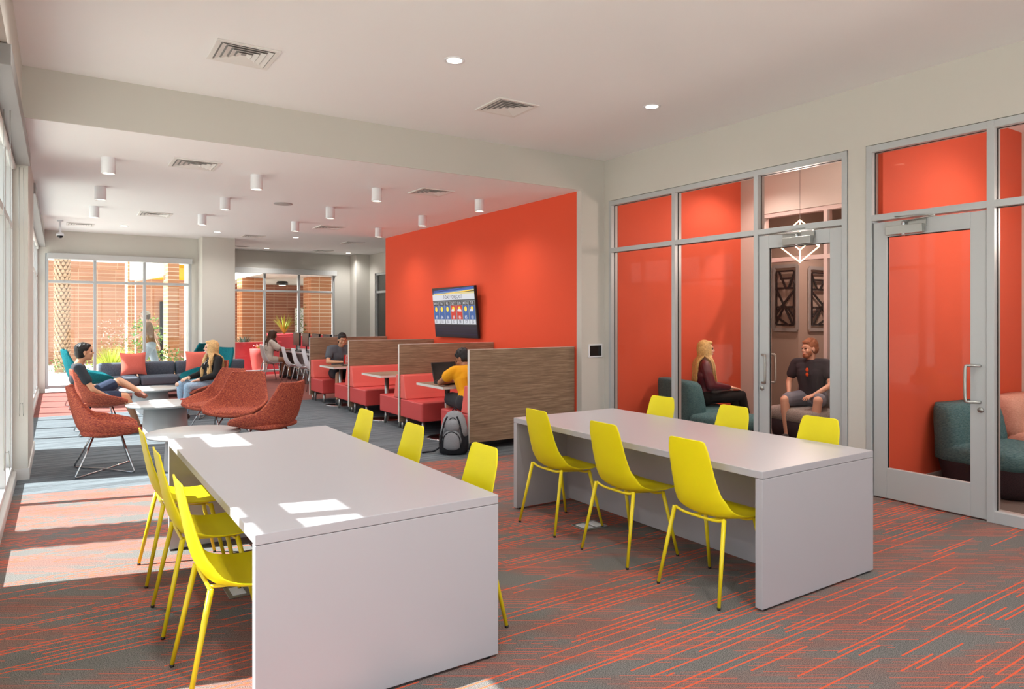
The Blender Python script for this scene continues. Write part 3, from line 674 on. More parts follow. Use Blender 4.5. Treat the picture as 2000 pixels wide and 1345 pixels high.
for i, (y, l) in enumerate(((8.0, 'booth table with white edge holding the large black laptop'), (9.99, 'empty booth table with white edge in the middle booth'), (12.08, 'booth table with white edge in the farthest booth with small laptop'))):
    t = thing('booth_table', l, 'table', (PL-.01, y, 0), 0, 'booth tables')
    b = MB(); b.box(.002, -.378, .672, 1.50, .378, .70); b.build('tabletop', M['wood'], t)
    b = MB(); b.box(-.003, -.381, .671, .002, .381, .701); b.box(.002, -.381, .671, 1.50, -.378, .701); b.box(.002, .378, .671, 1.50, .381, .701); b.build('edge_band', M['wedge'], t)
    for x in (.26, 1.25):
        b = MB(); b.rev([(.034, .012), (.034, .67)], (x, 0, 0), 20); b.build('pole', M['steel'], t)
        b = MB(); b.rev([(.27, 0), (.27, .006), (.20, .012), (.04, .02), (.001, .02)], (x, 0, 0), 36); b.build('base_disc', M['chrome'], t)

# ================================================================ TELEVISION
def tv():
    t = thing('television', 'wall mounted television showing a weather forecast on the orange wall', 'television', (5.57, 10.05, 1.665)); t.rotation_euler = (0, math.radians(-5), 0)
    w, h = 1.46, .84
    b = MB(); b.box(-.11, -w/2, -h/2, -.065, w/2, h/2); b.build('casing', M['black'], t, bevel=.004)
    b = MB(); b.box(-.07, -.2, -.15, -.032, .2, .15); b.build('wall_bracket', M['black'], t)
    def em(n, c, e=.62):
        m = mat(n, c, .35, emit=e); m.node_tree.nodes['Principled BSDF'].inputs['Base Color'].default_value = (.01, .01, .012, 1); return m
    ms = [em('screen_navy', (8, 14, 34)), em('screen_white', (226, 228, 234)), em('screen_black', (14, 12, 12)), em('screen_blue', (40, 96, 168)), em('screen_red', (214, 44, 26)),
          em('screen_sun', (255, 196, 40), .9), em('screen_grey', (132, 138, 142)), em('screen_navy_text', (16, 22, 70)), em('screen_sky', (30, 96, 200)), em('screen_cream', (232, 214, 150)), em('screen_pale', (130, 168, 206))]
    s = MB(); X = -.1125; lay = [0]
    # u grows to the right as seen (towards smaller y), v up
    def quad(u0, v0, u1, v1, mi, l=0):
        x = X-.0006*l; s.add([(x, -u0, v0), (x, -u1, v0), (x, -u1, v1), (x, -u0, v1)], [(0,1,2,3)], mi)
    W2, H2 = w/2-.012, h/2-.012
    quad(-W2, -H2, W2, H2, 0)
    for k, (va, vb, vc, vd, mi) in enumerate(((.30, .318, .30, .33, 9), (.318, .333, .345, .37, 10), (.335, .35, .375, .39, 8), (.36, .372, .395, .405, 8), (.30, .306, .345, .36, 5))): s.add([(X-.0012-.0002*k, W2, va), (X-.0012-.0002*k, -W2, vc), (X-.0012-.0002*k, -W2, vd), (X-.0012-.0002*k, W2*.9, vb)], [(0,1,2,3)], mi)
    quad(-W2, .205, W2, .30, 1, 3); quad(-W2, -.20, W2, .19, 6, 1)
    text_into(s, '7-DAY FORECAST', .082, (X-.0024, 0, .252), (0, -1, 0), (0, 0, 1), 7, sx=1.0)
    days = ['WED', 'THU', 'FRI', 'SAT', 'SUN', 'MON', 'TUE']; hi = [80, 84, 86, 88, 86, 85, 83]; lo = [51, 53, 55, 57, 58, 57, 55]
    cw = 2*W2/7
    for i in range(7):
        c = -W2+cw*(i+.5); u0, u1 = c-cw*.43, c+cw*.43
        quad(u0, .115, u1, .18, 2, 2); text_into(s, days[i], .062, (X-.003, -c, .147), (0, -1, 0), (0, 0, 1), 1)
        quad(u0, -.115, u1, .112, 4 if i in (3, 4) else 3, 2)
        n = 18; x = X-.002; s.add([(x, -(c+.042*math.cos(2*PI*k/n)), .055+.042*math.sin(2*PI*k/n)) for k in range(n)], [tuple(range(n))], 5)
        if i in (3, 4, 6):
            for q in ((-.045, .03, .024), (-.02, .04, .028), (.0, .028, .022)) + (((.03, .035, .028), (.05, .026, .02)) if i == 4 else ()):
                s.add([(X-.0025-.0001*q[2], -(c+q[0]+q[2]*math.cos(2*PI*k/14)), q[1]+q[2]*.75*math.sin(2*PI*k/14)) for k in range(14)], [tuple(range(14))], 1)
        text_into(s, str(hi[i]), .078, (X-.003, -c, -.082), (0, -1, 0), (0, 0, 1), 1)
        quad(u0, -.19, u1, -.118, 1, 2); text_into(s, str(lo[i]), .074, (X-.003, -c, -.155), (0, -1, 0), (0, 0, 1), 7)
    for k in range(3): quad(-W2, -.36+k*.05, W2, -.35+k*.05, 7, 1)
    o = s.build('screen', ms, t)
tv()

# ================================================================ LAPTOPS, BACKPACK
def laptop(loc, rz, w, d, open_deg, label, thick=.02, sticker=False):
    t = thing('laptop', label, 'laptop', loc, rz)      # hinge along local x, user on -y side
    b = MB(); b.box(-w/2, -d, 0, w/2, 0, thick); bo = b.build('laptop_base', M['black'], t, bevel=.003)
    b = MB()
    for r in range(5):
        for c in range(12): b.box(-w*.42+c*w*.07, -d*.25-r*d*.1, thick, -w*.42+c*w*.07+w*.06, -d*.25-r*d*.1+d*.08, thick+.002)
    b.build('keyboard', M['black'], t)
    a = math.radians(open_deg-90); hh = d*.98; T = Matrix.Translation((0, 0, thick)) @ Matrix.Rotation(-a, 4, 'X')
    b = MB(); b.T = T; b.box(-w/2, 0, 0, w/2, .009, hh); lid = b.build('laptop_lid', M['black'] if not sticker else mat('grey_lid', (96, 88, 86), .35), t, bevel=.002)
    b = MB(); b.T = T; b.box(-w/2+.012, -.0015, .02, w/2-.012, -.0002, hh-.012); b.build('screen', M['blackgl'], lid)
    if sticker:
        b = MB(); b.T = T; x1 = w/2-.01; b.box(x1-.075, .0095, .02, x1, .0105, hh-.015)
        text_into(b, 'Supreme', .058, (x1-.038, .0105, hh/2), (0, 0, 1), (1, 0, 0), 1, lift=.001)
        b.v = b.v; b.build('sticker', [mat('red_sticker', (214, 24, 36), .5), mat('sticker_white', (240, 238, 236), .5)], lid)
    return t
laptop((4.30, 8.12, .701), math.radians(4), .38, .26, 108, 'large black laptop open on the nearest booth table', .03)
laptop((4.42, 12.0, .701), math.radians(180-8), .31, .215, 108, 'small grey laptop with a red sticker before the man in grey tee', .014, True)
def backpack():
    t = thing('backpack', 'grey and black backpack leaning on the floor against the nearest booth bench', 'backpack', (3.80, 7.0, 0), math.radians(52))
    GB = fabric('grey_nylon', [(128, 130, 134), (162, 164, 168)], (300, 300, 300)); BB = fabric('black_nylon', [(30, 30, 34), (52, 52, 56)], (300, 300, 300))
    def ring(cx, cy, z, a, b_, n=20): return [(cx+a*math.copysign(abs(math.cos(2*PI*k/n))**.75, math.cos(2*PI*k/n)), cy+b_*math.copysign(abs(math.sin(2*PI*k/n))**.75, math.sin(2*PI*k/n)), z) for k in range(n)]
    b = MB(); b.loft([ring(0, 0, .005, .10, .12), ring(0, 0, .02, .125, .16), ring(.005, 0, .12, .135, .17), ring(.02, 0, .21, .125, .165)]); b.build('lower_body', BB, t)
    b = MB(); b.loft([ring(.02, 0, .20, .122, .162), ring(.035, 0, .30, .105, .15), ring(.055, 0, .40, .085, .125), ring(.07, 0, .46, .055, .085), ring(.075, 0, .485, .02, .03)]); b.build('upper_body', GB, t)
    b = MB(); b.loft([[(-.10+x*.3, y, z) for x, y, z in ring(0, 0, z0, .18*s, .11*s)] for z0, s in ((.06, .5), (.09, .9), (.18, 1), (.25, .8), (.28, .4))]); b.build('front_pocket', GB, t)
    b = MB(); b.loft([[(-.075+x*.3, y, z) for x, y, z in ring(0, 0, z0, .18*s_, .10*s_)] for z0, s_ in ((.27, .5), (.29, .9), (.36, .95), (.40, .5))]); b.build('top_pocket', GB, t)
    b = MB(); b.tube(smoothpts([(-.125, -.10, .09), (-.145, -.085, .22), (-.13, 0, .27), (-.145, .085, .22), (-.125, .10, .09)], 5), .005, 6); b.build('pocket_zip', BB, t)
    for s_ in (-1, 1): b = MB(); b.tube(smoothpts([(-.10, s_*.055, .44), (-.115, s_*.09, .36), (-.125, s_*.11, .26), (-.14, s_*.13, .14)], 5), .009, 6); b.build('compression_strap', BB, t)
    b = MB(); b.tube(smoothpts([(-.10, -.13, .21), (-.095, -.08, .33), (-.05, 0, .42), (-.09, .09, .33), (-.10, .14, .2)], 5), .006, 6); b.tube(smoothpts([(.06, -.03, .47), (.07, 0, .515), (.06, .03, .47)], 4), .007, 6); b.build('zip_and_handle', BB, t)
    b = MB(); b.tube(smoothpts([(0, .15, .08), (-.02, .22, .03), (.02, .30, .012), (-.03, .36, .012)], 5), .010, 6); b.build('strap', BB, t)
backpack()
# charging cable at the near booth
b = MB(); b.tube(smoothpts([(4.45, 7.95, .705), (4.40, 7.72, .706), (4.33, 7.63, .706), (4.30, 7.615, .62), (4.36, 7.6, .58), (4.46, 7.62, .55)], 5), .003, 6); tag(b.build('charging_cable', M['white']), 'thin white cable drooping from the nearest booth table', 'cable')

# ================================================================ COMPUTER DESK
t = thing('computer_desk', 'long white computer desk with monitors at the far window', 'desk', (4.82, 13.7, 0))
b = MB(); b.box(0, 0, .70, .72, 5.0, .735); b.build('desktop', M['lamw'], t, bevel=.002)
for y in (0, 2.5, 4.9):
    b = MB(); b.box(.06, y, 0, .70, y+.05, .70); b.build('end_panel', mat('taupe_panel', (130, 116, 112), .5) if y else M['lamw'], t)
b = MB(); b.box(.5, .05, .06, .53, 4.9, .70); b.build('modesty_panel', M['lamw'], t)
mo = thing('monitor', 'black desktop monitor at the computer desk, nearest the seated woman', 'monitor', (5.15, 17.95, .736), 0, 'black monitors on the computer desk')
b = MB(); b.box(-.02, -.27, .12, .02, .27, .45); b.build('monitor_casing', M['black'], mo, bevel=.004)
b = MB(); b.box(-.0225, -.26, .13, -.0205, .26, .44); b.build('screen', mat('grey_idle_screen', (74, 72, 72), .25), mo)
b = MB(); b.rev([(.11, 0), (.11, .008), (.02, .014), (.018, .14)], n=20); b.build('monitor_stand', M['black'], mo)
for k, y in enumerate((17.15, 16.35, 15.55, 14.75)): again(mo, (5.15, y, .736), 0, 'black desktop monitor at the computer desk, %s from the seated woman' % ['second', 'third', 'fourth', 'fifth'][k])
kb = MB(); kb.box(-.07, -.22, 0, .07, .22, .02)
kp = tag(kb.build('keyboard', M['black'], bevel=.003), 'black keyboard under the hands of the seated woman', 'keyboard', 'keyboards on the computer desk'); kp.location = (4.97, 17.75, .736)
for k, y in enumerate((17.0, 16.2, 15.4)): again(kp, (4.97, y, .736), 0, 'black keyboard on the computer desk, %s from the seated woman' % ['second', 'third', 'fourth'][k])
ws = side_chair('side_chair', 'white shell chair the woman at the computer sits on', 'chair', 'white shell chairs at the computer desk', M['white'], M['chrome'], loc=(4.42, 17.72, 0), rz=math.radians(5))
for k, (y, l) in enumerate(((16.5, 'first empty white shell chair beside the seated computer user'), (15.68, 'second empty white shell chair at the computer desk'), (14.87, 'third empty white shell chair, nearest the farthest booth divider'))): again(ws, (4.63, y, 0), 0, l)

# ================================================================ OFFICE LOUNGE SEATS
def pouf_chair(name, label, loc, rz, mb, mu, w=.78, d=.74, back=True, base=M['charu'], seat_z=.42):
    t = thing(name, label, 'lounge seat' if back else 'ottoman', loc, rz)
    rr = lambda x0, y0, x1, y1, r: rrect(x0, y0, x1, y1, r, 6)
    b = MB(); b.loft([[(x, y, z) for x, y in rr(-d/2+i, -w/2+i, d/2-i, w/2-i, .16)] for z, i in ((0.01, .05), (.05, .03), (.26, .0))]); b.build('plinth', base, t)
    b = MB(); b.loft([[(x, y, z) for x, y in rr(-d/2+i, -w/2+i, d/2-i, w/2-i, .16)] for z, i in ((.26, .0), (.30, -.008), (seat_z-.05, -.005), (seat_z-.015, .02), (seat_z, .08))]); b.build('seat_cushion', mu, t)
    if back:
        b = MB(); rings = []
        for q, (z, i, sh) in enumerate(((.27, .0, 0), (.45, -.005, 0), (.62, .01, -.02), (.72, .03, -.03), (.765, .07, -.04))):
            rings.append([(x+sh, y, z) for x, y in rr(-d/2-.005, -w/2+i, -d/2+.24-i*.5, w/2-i, .10)])
        b.loft(rings); b.build('backrest', mb, t)
    return t
pouf_chair('office_chair', 'teal low back seat under the woman in burgundy blouse', (6.98, 6.13, 0), math.radians(-20), M['tealu'], M['tealu'], .95, .8)
pouf_chair('ottoman', 'round cornered teal ottoman in front of the woman in burgundy blouse', (6.74, 5.5, 0), 0, M['tealu'], M['tealu'], .72, .72, False, base=M['charu'], seat_z=.40)
pouf_chair('office_chair', 'pale grey seat with dark plinth under the man with sunglasses', (8.08, 5.32, 0), math.radians(170), M['greyu'], M['greyu'], .80, .74)
pouf_chair('office_chair', 'teal low back seat with dark plinth behind the rightmost door', (7.16, 2.78, 0), math.radians(-98), M['tealu'], M['tealu'], .84, .78)
pouf_chair('office_chair', 'blush pink low back seat at the right photo edge', (8.42, 2.82, 0), math.radians(-90), M['pinku'], M['pinku'])
# pendant: lit cube wire on its corner
t = thing('pendant_light', 'glowing geometric wire pendant hanging in the office with two people', 'pendant light', (7.2, 4.85, 2.21))
e = .283; h1 = e/math.sqrt(3); rr_ = e*math.sqrt(2/3)
rot = math.radians(34-60)
lo_ = [(rr_*math.cos(rot+PI/6+k*2*PI/3+PI/6), rr_*math.sin(rot+PI/6+k*2*PI/3+PI/6), h1) for k in range(3)]; up_ = [(rr_*math.cos(rot+PI/6+k*2*PI/3+PI/2), rr_*math.sin(rot+PI/6+k*2*PI/3+PI/2), 2*h1) for k in range(3)]
b = MB()
for k in range(3):
    b.tube([(0, 0, 0), lo_[k]], .006, 6); b.tube([lo_[k], up_[k]], .006, 6); b.tube([lo_[k], up_[k-1]], .006, 6); b.tube([up_[k], (0, 0, 3*h1)], .006, 6)
b.build('led_wire', M['led'], t)
b = MB(); b.tube([(0, 0, 3*h1), (0, 0, 1.40)], .002, 5); b.build('cord', M['black'], t)
light('POINT', 'lamp_light', (0, 0, .25), 38, t, size=.18)
light('SPOT', 'office_downlight', (7.9, 6.1, 3.58), 40, size=.08, spot=150)
light('SPOT', 'office_downlight', (7.3, 2.2, 3.58), 55, size=.08, spot=150)
light('POINT', 'office_pendant_lamp', (7.3, 1.8, 2.4), 35, size=.2)
light('SPOT', 'corridor_downlight', (9.4, 5.6, 3.58), 170, size=.08, spot=150)

# ================================================================ OUTSIDE
def outside():
    b = MB(); b.box(-60, -20, -.35, -.6, 60, -.12); b.box(-.6, 19.7, -.35, 60, 60, -.12); b.box(-.6, 17.55, -.35, 3.2, 19.7, -.12); b.box(-.6, -40, -.35, 60, -3.35, -.12); struct(b.build('ground', M['gravel']))
    b = MB(); b.box(-8, 17.7, -.12, 3.1, 19.4, -.06); struct(b.build('ground_path', M['conc']))
    b = MB(); b.box(-30, 30, -.12, 2.1, 30.4, 3.65); b.box(-30, 29.95, 3.4, 2.1, 30.0, 3.65); b.box(2.5, 30.01, -.12, 4.9, 30.4, 3.6); tag(b.build('garden_wall', M['brick']), 'long tan brick wall outside the far left window', 'brick wall')
    # portico
    t = thing('portico', 'brick entrance portico with yellow soffit outside the far left window', 'portico', (0, 0, 0))
    b = MB(); b.box(1.91, 26.0, -.12, 2.10, 26.5, 3.9); b.build('pillar', M['bricko'], t)
    b = MB(); b.box(2.56, 21.5, -.12, 2.85, 22.5, 3.9); b.build('pillar', M['bricko'], t)
    b = MB(); b.loft([[(1.90, 26.4, 2.8), (2.2, 26.4, 2.8), (2.2, 26.4, 4.2), (1.90, 26.4, 4.2)], [(2.50, 22.0, 2.8), (2.8, 22.0, 2.8), (2.8, 22.0, 4.2), (2.50, 22.0, 4.2)]], smooth=False); b.build('lintel', M['grout'], t)
    b = MB(); b.box(2.8, 22.5, 3.05, 4.5, 29.8, 3.15); b.build('soffit', M['yellowp'], t)
    b = MB(); b.box(3.28, 29.85, -.12, 3.5, 30.0, 2.2); b.build('dark_door', M['black'], t)
    # porch outside the second window
    t = thing('porch', 'covered brick porch outside the computer desk window', 'porch', (0, 0, 0))
    b = MB(); b.box(4.91, 23.2, -.12, 5.56, 23.96, 2.86); b.build('pillar', M['bricko'], t)
    b = MB(); b.box(6.63, 21.6, -.12, 7.34, 22.4, 2.86); b.build('pillar', M['bricko'], t)
    b = MB(); b.box(5.0, 27.5, -.12, 12, 27.8, 2.86); b.build('back_wall', M['brickd'], t)
    b = MB(); b.box(5.0, 20.4, 2.87, 12, 27.8, 3.1); b.build('porch_ceiling', M['grout'], t)
    b = MB(); b.box(7.78, 27.2, -.12, 8.05, 27.45, 1.95); b.build('white_panel', M['grout'], t)
    b = MB(); b.rev([(.16, 0), (.2, -.05), (.2, -.12), (.12, -.14)], (6.65, 25.0, 2.87), 20); b.build('lamp_housing', M['black'], t)
    b = MB(); b.rev([(.12, 0), (.001, -.001)], (6.65, 25.0, 2.728), 20, caps=False); b.build('lamp_lens', M['lens'], t)
    b = MB(); b.box(3.45, 20.7, -.12, 5.5, 20.9, .86); b.box(5.4, 21.0, -.12, 8, 21.2, 1.02); tag(b.build('planter_wall', M['redwall']), 'low red stucco planter wall outside the computer desk window', 'planter wall')
    t = thing('planter', 'rounded coral red planter pot outside behind the seated woman', 'planter', (4.74, 20.25, -.12))
    b = MB(); b.rev([(.14, 0), (.19, .3), (.235, .62), (.255, .81), (.235, .82), (.22, .78), (.001, .78)], n=28); b.build('pot', M['redpot'], t)
    t = thing('planter', 'wide shallow red bowl planter beyond the low red wall', 'planter', (5.9, 21.95, -.12))
    b = MB(); b.rev([(.2, 0), (.22, .9), (.5, 1.12), (.52, 1.2), (.48, 1.2), (.001, 1.14)], n=28); b.build('pot', M['redwall'], t)
outside()
def blades(b, c, n, L, w, spread, mi=0, up=.6, rnd=.3):
    for i in range(n):
        a = random.random()*2*PI; l = L*(1-rnd*random.random()); k = spread*(.3+.7*random.random())
        d = Vector((math.cos(a), math.sin(a), 0)); s = Vector((-math.sin(a), math.cos(a), 0))*w/2; pts = []
        for q in range(5):
            f = q/4; p = Vector(c)+d*(k*l*f)+Vector((0, 0, l*up*(f-.45*k*f*f))); ww = 1-f*.96; pts.append((p-s*ww, p+s*ww))
        b.add([tuple(x) for pr in pts for x in pr], [(2*q, 2*q+1, 2*q+3, 2*q+2) for q in range(4)], mi, True)
def leaves(b, c, r, n, s, mi=0):
    for i in range(n):
        u = Vector((random.gauss(0, 1), random.gauss(0, 1), random.gauss(0, 1))).normalized()*(random.random()**.4)
        p = Vector(c)+Vector((u.x*r[0], u.y*r[1], u.z*r[2])); a = Vector((random.gauss(0,1), random.gauss(0,1), random.gauss(0,.6))).normalized(); q = a.cross(Vector((random.random(), random.random(), random.random()))).normalized()
        b.add([tuple(p), tuple(p+a*s*.5+q*s*.25), tuple(p+a*s), tuple(p+a*s*.5-q*s*.25)], [(0,1,2,3)], mi)
def plant(name, label, loc, fn, cat='plant'):
    t = thing(name, label, cat, loc); b = MB(); fn(b); b.build('foliage', [M['leaf'], M['leafy'], M['leafb'], M['pink']], t); return t
def palm(x, y, h, r, label, crown=False):
    t = thing('palm_tree', label, 'palm tree', (x, y, -.12))
    b = MB(); b.rev([(r*1.1, 0), (r, .5), (r*.95, h*.6), (r*.9, h)], n=18); b.build('trunk', M['trunk'], t)
    b = MB(); n = 11; rows = int(h/.115)
    for i in range(rows):
        for k in range(n):
            a = 2*PI*(k+.5*(i % 2))/n+i*.03; z = .1+i*.115; c, s = math.cos(a), math.sin(a); R0 = r*.97; w = r*.30
            P = lambda rad, side, zz: (rad*c-side*s, rad*s+side*c, zz)
            b.add([P(R0, -w, z), P(R0, w, z), P(R0+.012, 0, z-.02), P(R0+.052, -w*.55, z+.085), P(R0+.052, w*.55, z+.085), P(R0+.02, 0, z+.11)], [(0,2,3),(2,1,4),(0,3,5),(5,4,1),(2,4,3),(3,4,5)], 0)
    b.build('leaf_bases', M['boot'], t)
    if crown:
        b = MB()
        for i in range(34):
            a = 2*PI*i/34*2.4; el = -.3+1.2*random.random(); L = 1.9; d = Vector((math.cos(a), math.sin(a), 0)); prev = None
            for q in range(12):
                f = q/11; p = Vector((0, 0, h))+d*L*f*math.cos(el*.6)+Vector((0, 0, L*(math.sin(el)*f-.75*f*f)))
                if prev is not None:
                    s = Vector((-d.y, d.x, 0))
                    for sg in (-1, 1):
                        tip = p+s*sg*.38*(1-f*.6)+d*.15-Vector((0, 0, .12)); b.add([tuple(prev), tuple(p), tuple(tip)], [(0,1,2)])
                prev = p
        b.build('fronds', M['leaf'], t)
palm(.09, 25.6, 5.5, .19, 'palm trunk with rough leaf bases outside the far left window')
palm(-2.7, 6.62, 12, .2, 'palm tree outside the near left windows', True)
plant('grass_plant', 'bright yellow green arching grass outside the far left window', (1.25, 22.8, -.1), lambda b: blades(b, (0,0,0), 420, 1.35, .025, .75, 1, .8))
plant('flowering_shrub', 'shrub with pale pink blossoms outside against the brick wall', (1.65, 25.0, -.1), lambda b: (leaves(b, (0,0,1.1), (.75,.5,.75), 260, .07, 3), leaves(b, (0,0,.7), (.6,.5,.6), 200, .06, 0)))
plant('leafy_shrub', 'tall leafy green shrub outside beside the walking person', (1.98, 20.9, -.1), lambda b: (leaves(b, (0,0,1.0), (.42,.35,.85), 520, .09, 0), leaves(b, (.5,0,.45), (.45,.3,.45), 320, .08, 0), leaves(b, (0,0,1.0), (.42,.35,.85), 130, .09, 1)))
o = plant('ground_cover', 'low pale scrub growing along the foot of the brick wall outside', (0, 24, -.1), lambda b: [leaves(b, (-1.5+k*.35, random.random()*1.2, .22), (.3,.3,.25), 60, .08, random.choice((0, 1, 2, 3))) for k in range(15)], 'ground cover'); o['kind'] = 'stuff'
for l in [x for x in bpy.data.objects if x.parent == o]: l['kind'] = 'stuff'
plant('agave_plant', 'blue green agave behind the low red wall outside', (4.55, 21.3, .7), lambda b: blades(b, (0,0,0), 40, .55, .07, .9, 2, .9))
plant('agave_plant', 'yellow spiky plant in the red bowl planter outside', (5.9, 21.95, 1.07), lambda b: blades(b, (0,0,0), 40, .75, .07, .7, 1, 1.0))
plant('succulent_plant', 'small yellow flowering succulent in the rounded coral pot outside', (4.74, 20.25, .67), lambda b: (blades(b, (0,0,0), 60, .2, .03, .8, 1, .8), leaves(b, (0,0,.10), (.18,.18,.06), 60, .05, 3)))
plant('airy_shrub', 'thin dark leaved shrub outside behind the monitors', (6.6, 22.2, .3), lambda b: leaves(b, (0,0,1.0), (.35,.3,.75), 330, .07, 0))
plant('agave_plant', 'low plant outside the left window column', (-1.5, 7.3, -.1), lambda b: blades(b, (0,0,0), 40, .9, .03, .8, 0, .9))
plant('agave_plant', 'low plant outside the nearest left window', (-1.3, 5.5, -.1), lambda b: blades(b, (0,0,0), 40, .9, .03, .8, 0, .9))

# ================================================================ PEOPLE
def remeshed(mb, vox, sm=4, fac=.5):
    o = mb.build('tmp', M['wall']); r = o.modifiers.new('r', 'REMESH'); r.mode = 'VOXEL'; r.voxel_size = vox; r.use_smooth_shade = True
    s = o.modifiers.new('s', 'SMOOTH'); s.iterations = sm; s.factor = fac
    dg = bpy.context.evaluated_depsgraph_get(); dg.update(); e = o.evaluated_get(dg); me = e.to_mesh()
    vs = [tuple(v.co) for v in me.vertices]; fs = [tuple(p.vertices) for p in me.polygons]; e.to_mesh_clear()
    old = o.data; bpy.data.objects.remove(o); bpy.data.meshes.remove(old); return vs, fs
def V(*a): return Vector(a)
def lerp(a, b, t): return Vector(a)*(1-t)+Vector(b)*t
def person(label, loc, rz, J, cfg, sc=1.0):
    """J: local joints, x forward, y to the person's left, z up"""
    sk = SKIN[cfg['skin']]; J = {k: Vector(v) if not isinstance(v, (int, float)) else v for k, v in J.items()}
    fem = cfg.get('fem', False); w = .88 if fem else 1.0
    pel, ch, nk, hd = J['pelvis'], J['chest'], J['neck'], J['head']
    B = MB(); HN = MB()
    q = lambda a, b, ra, rb: B.cap(a, b, ra*w, rb*w)
    shL, shR, hiL, hiR = J['shL'], J['shR'], J['hiL'], J['hiR']
    q(lerp(hiL, hiR, .15), lerp(hiL, hiR, .85), .105, .105); mid = lerp(pel, ch, .45)
    for s in (-1, 1):
        side = (shL-shR).normalized()*s
        q(pel+side*.06, mid+side*.05, .10, .088); q(mid+side*.05, ch+side*.07, .09, .105)
    q(ch, nk-(nk-ch)*.35, .11, .075); q(lerp(shL, nk, .12), lerp(shR, nk, .12), .052, .052); q(lerp(shL, ch, .4), lerp(shR, ch, .4), .08, .08)
    fw = (J['hdir']).normalized()
    if fem:
        cf = (shR-shL).cross(ch-pel); cf = cf.normalized()
        if cf.dot(J.get('bodyf', V(1,0,0))) < 0: cf = -cf
        for s in (-.075, .075): B.ell(ch+cf*.075+(shL-shR).normalized()*s, (.062, .062, .06))
    q(nk-(nk-ch)*.1, hd-V(0,0,.05)-fw*.02, .052, .05)
    for s in 'LR':
        q(J['sh'+s], J['el'+s], .050, .038); q(J['el'+s], J['wr'+s], .038, .025)
        q(J['hi'+s], J['kn'+s], .088, .056); q(J['kn'+s], lerp(J['kn'+s], J['an'+s], .35), .054, .054); q(lerp(J['kn'+s], J['an'+s], .3), J['an'+s], .054, .034)
        if not cfg.get('nofeet'):
            td = J['to'+s].normalized(); an = J['an'+s]; q(an-V(0,0,.035)-td*.03, an-V(0,0,.042)+td*.13, .038, .028)
    # head in local frame
    up = J.get('hup', V(0, 0, 1)); X = fw; Yv = up.cross(X).normalized(); Z = X.cross(Yv).normalized(); R = Matrix((X, Yv, Z)).transposed()
    H = lambda x, y, z: hd+R @ V(x, y, z)
    HN.ell(H(-.01, 0, .03), (.096, .074, .088), 20, 14, rot=R); HN.ell(H(.018, 0, -.035), (.070, .058, .075), 20, 12, rot=R); HN.ell(H(.055, 0, -.088), (.026, .028, .022), rot=R)
    HN.cap(H(.084, 0, .014), H(.101, 0, -.018), .008, .0115); HN.ell(H(.092, 0, -.024), (.012, .0165, .009), rot=R)
    HN.cap(H(.080, -.03, .028), H(.080, .03, .028), .013, .013); HN.ell(H(.082, 0, -.056), (.012, .024, .011), rot=R)
    for s in (-1, 1):
        HN.ell(H(-.008, s*.076, -.006), (.018, .008, .032), rot=R); HN.ell(H(.060, s*.042, -.022), (.024, .022, .024), rot=R)
    HN.cap(H(-.02, 0, -.06), nk, .052*w, .052*w)
    vs, fs = remeshed(B, .011, 5); h2 = remeshed(HN, .0055, 3)
    parts = [(vs, fs), h2]
    # hands
    for s in 'LR':
        hb = MB(); wr = J['wr'+s]; d = J.get('hd'+s, (wr-J['el'+s])).normalized(); n = J.get('hn'+s, V(0, 0, 1)); n = (n-d*n.dot(d)).normalized(); side = d.cross(n)*(1 if s == 'L' else -1)
        # n = back of hand direction; thumb on +side... chosen toward the body's midline
        hb.cap(wr-d*.03, wr+d*.02, .024, .026)
        for k in range(4): hb.cap(wr+d*.015+side*(.012-.008*k), wr+d*.082+side*(.030-.0205*k), .016, .0125)
        cu = J.get('curl', .5)
        for k, L in enumerate((.068, .077, .071, .055)):
            p = wr+d*.085+side*(.031-.0205*k); a = 0
            dd = d+side*(.10-.07*k)
            for j, f in enumerate((.45, .31, .24)):
                a += cu*(.35+.15*j+.05*k); v = (dd.normalized()*math.cos(a)-n*math.sin(a)); e2 = p+v*L*f; hb.cap(p, e2, .0092-.0008*j, .0084-.0008*j, 8); p = e2
        t0 = wr+d*.022+side*.024; t1 = t0+(d*.55+side*.75-n*.2).normalized()*.036; t2 = t1+(d*.85+side*.35-n*.25).normalized()*.030; hb.cap(t0, t1, .0125, .0105, 8); hb.cap(t1, t2, .0105, .0088, 8)
        parts.append(remeshed(hb, .0042, 2, .4))
    body = MB()
    for v_, f_ in parts: body.add(v_, f_, 0, True)
    bo = body.build('person', sk); bo.location = loc; bo.rotation_euler = (0, 0, rz); bo.scale = (sc,)*3; tag(bo, label, 'person')
    def cloth(name, segs, m, vox=.0095, sm=3, extra=None):
        c = MB()
        for a, b_, ra, rb in segs: c.cap(a, b_, ra, rb)
        if extra: extra(c)
        v_, f_ = remeshed(c, vox, sm, .45); k = MB(); k.add(v_, f_, 0, True); return k.build(name, m, bo)
    g = .013
    sl = cfg.get('sleeve', .55); segs = []
    segs += [(lerp(hiL, hiR, .2)+V(0,0,.03), lerp(hiL, hiR, .8)+V(0,0,.03), (.108+g)*w, (.108+g)*w)]
    for s in (-1, 1):
        side = (shL-shR).normalized()*s; segs += [(pel+side*.06+V(0,0,.03), mid+side*.05, (.105+g)*w, (.095+g)*w), (mid+side*.05, ch+side*.07, (.095+g)*w, (.107+g)*w)]
    segs += [(ch, nk-(nk-ch)*.40, (.112+g)*w, (.078+g)*w), (lerp(shL, nk, .12), lerp(shR, nk, .12), (.055+g)*w, (.055+g)*w), (lerp(shL, ch, .4), lerp(shR, ch, .4), (.082+g)*w, (.082+g)*w)]
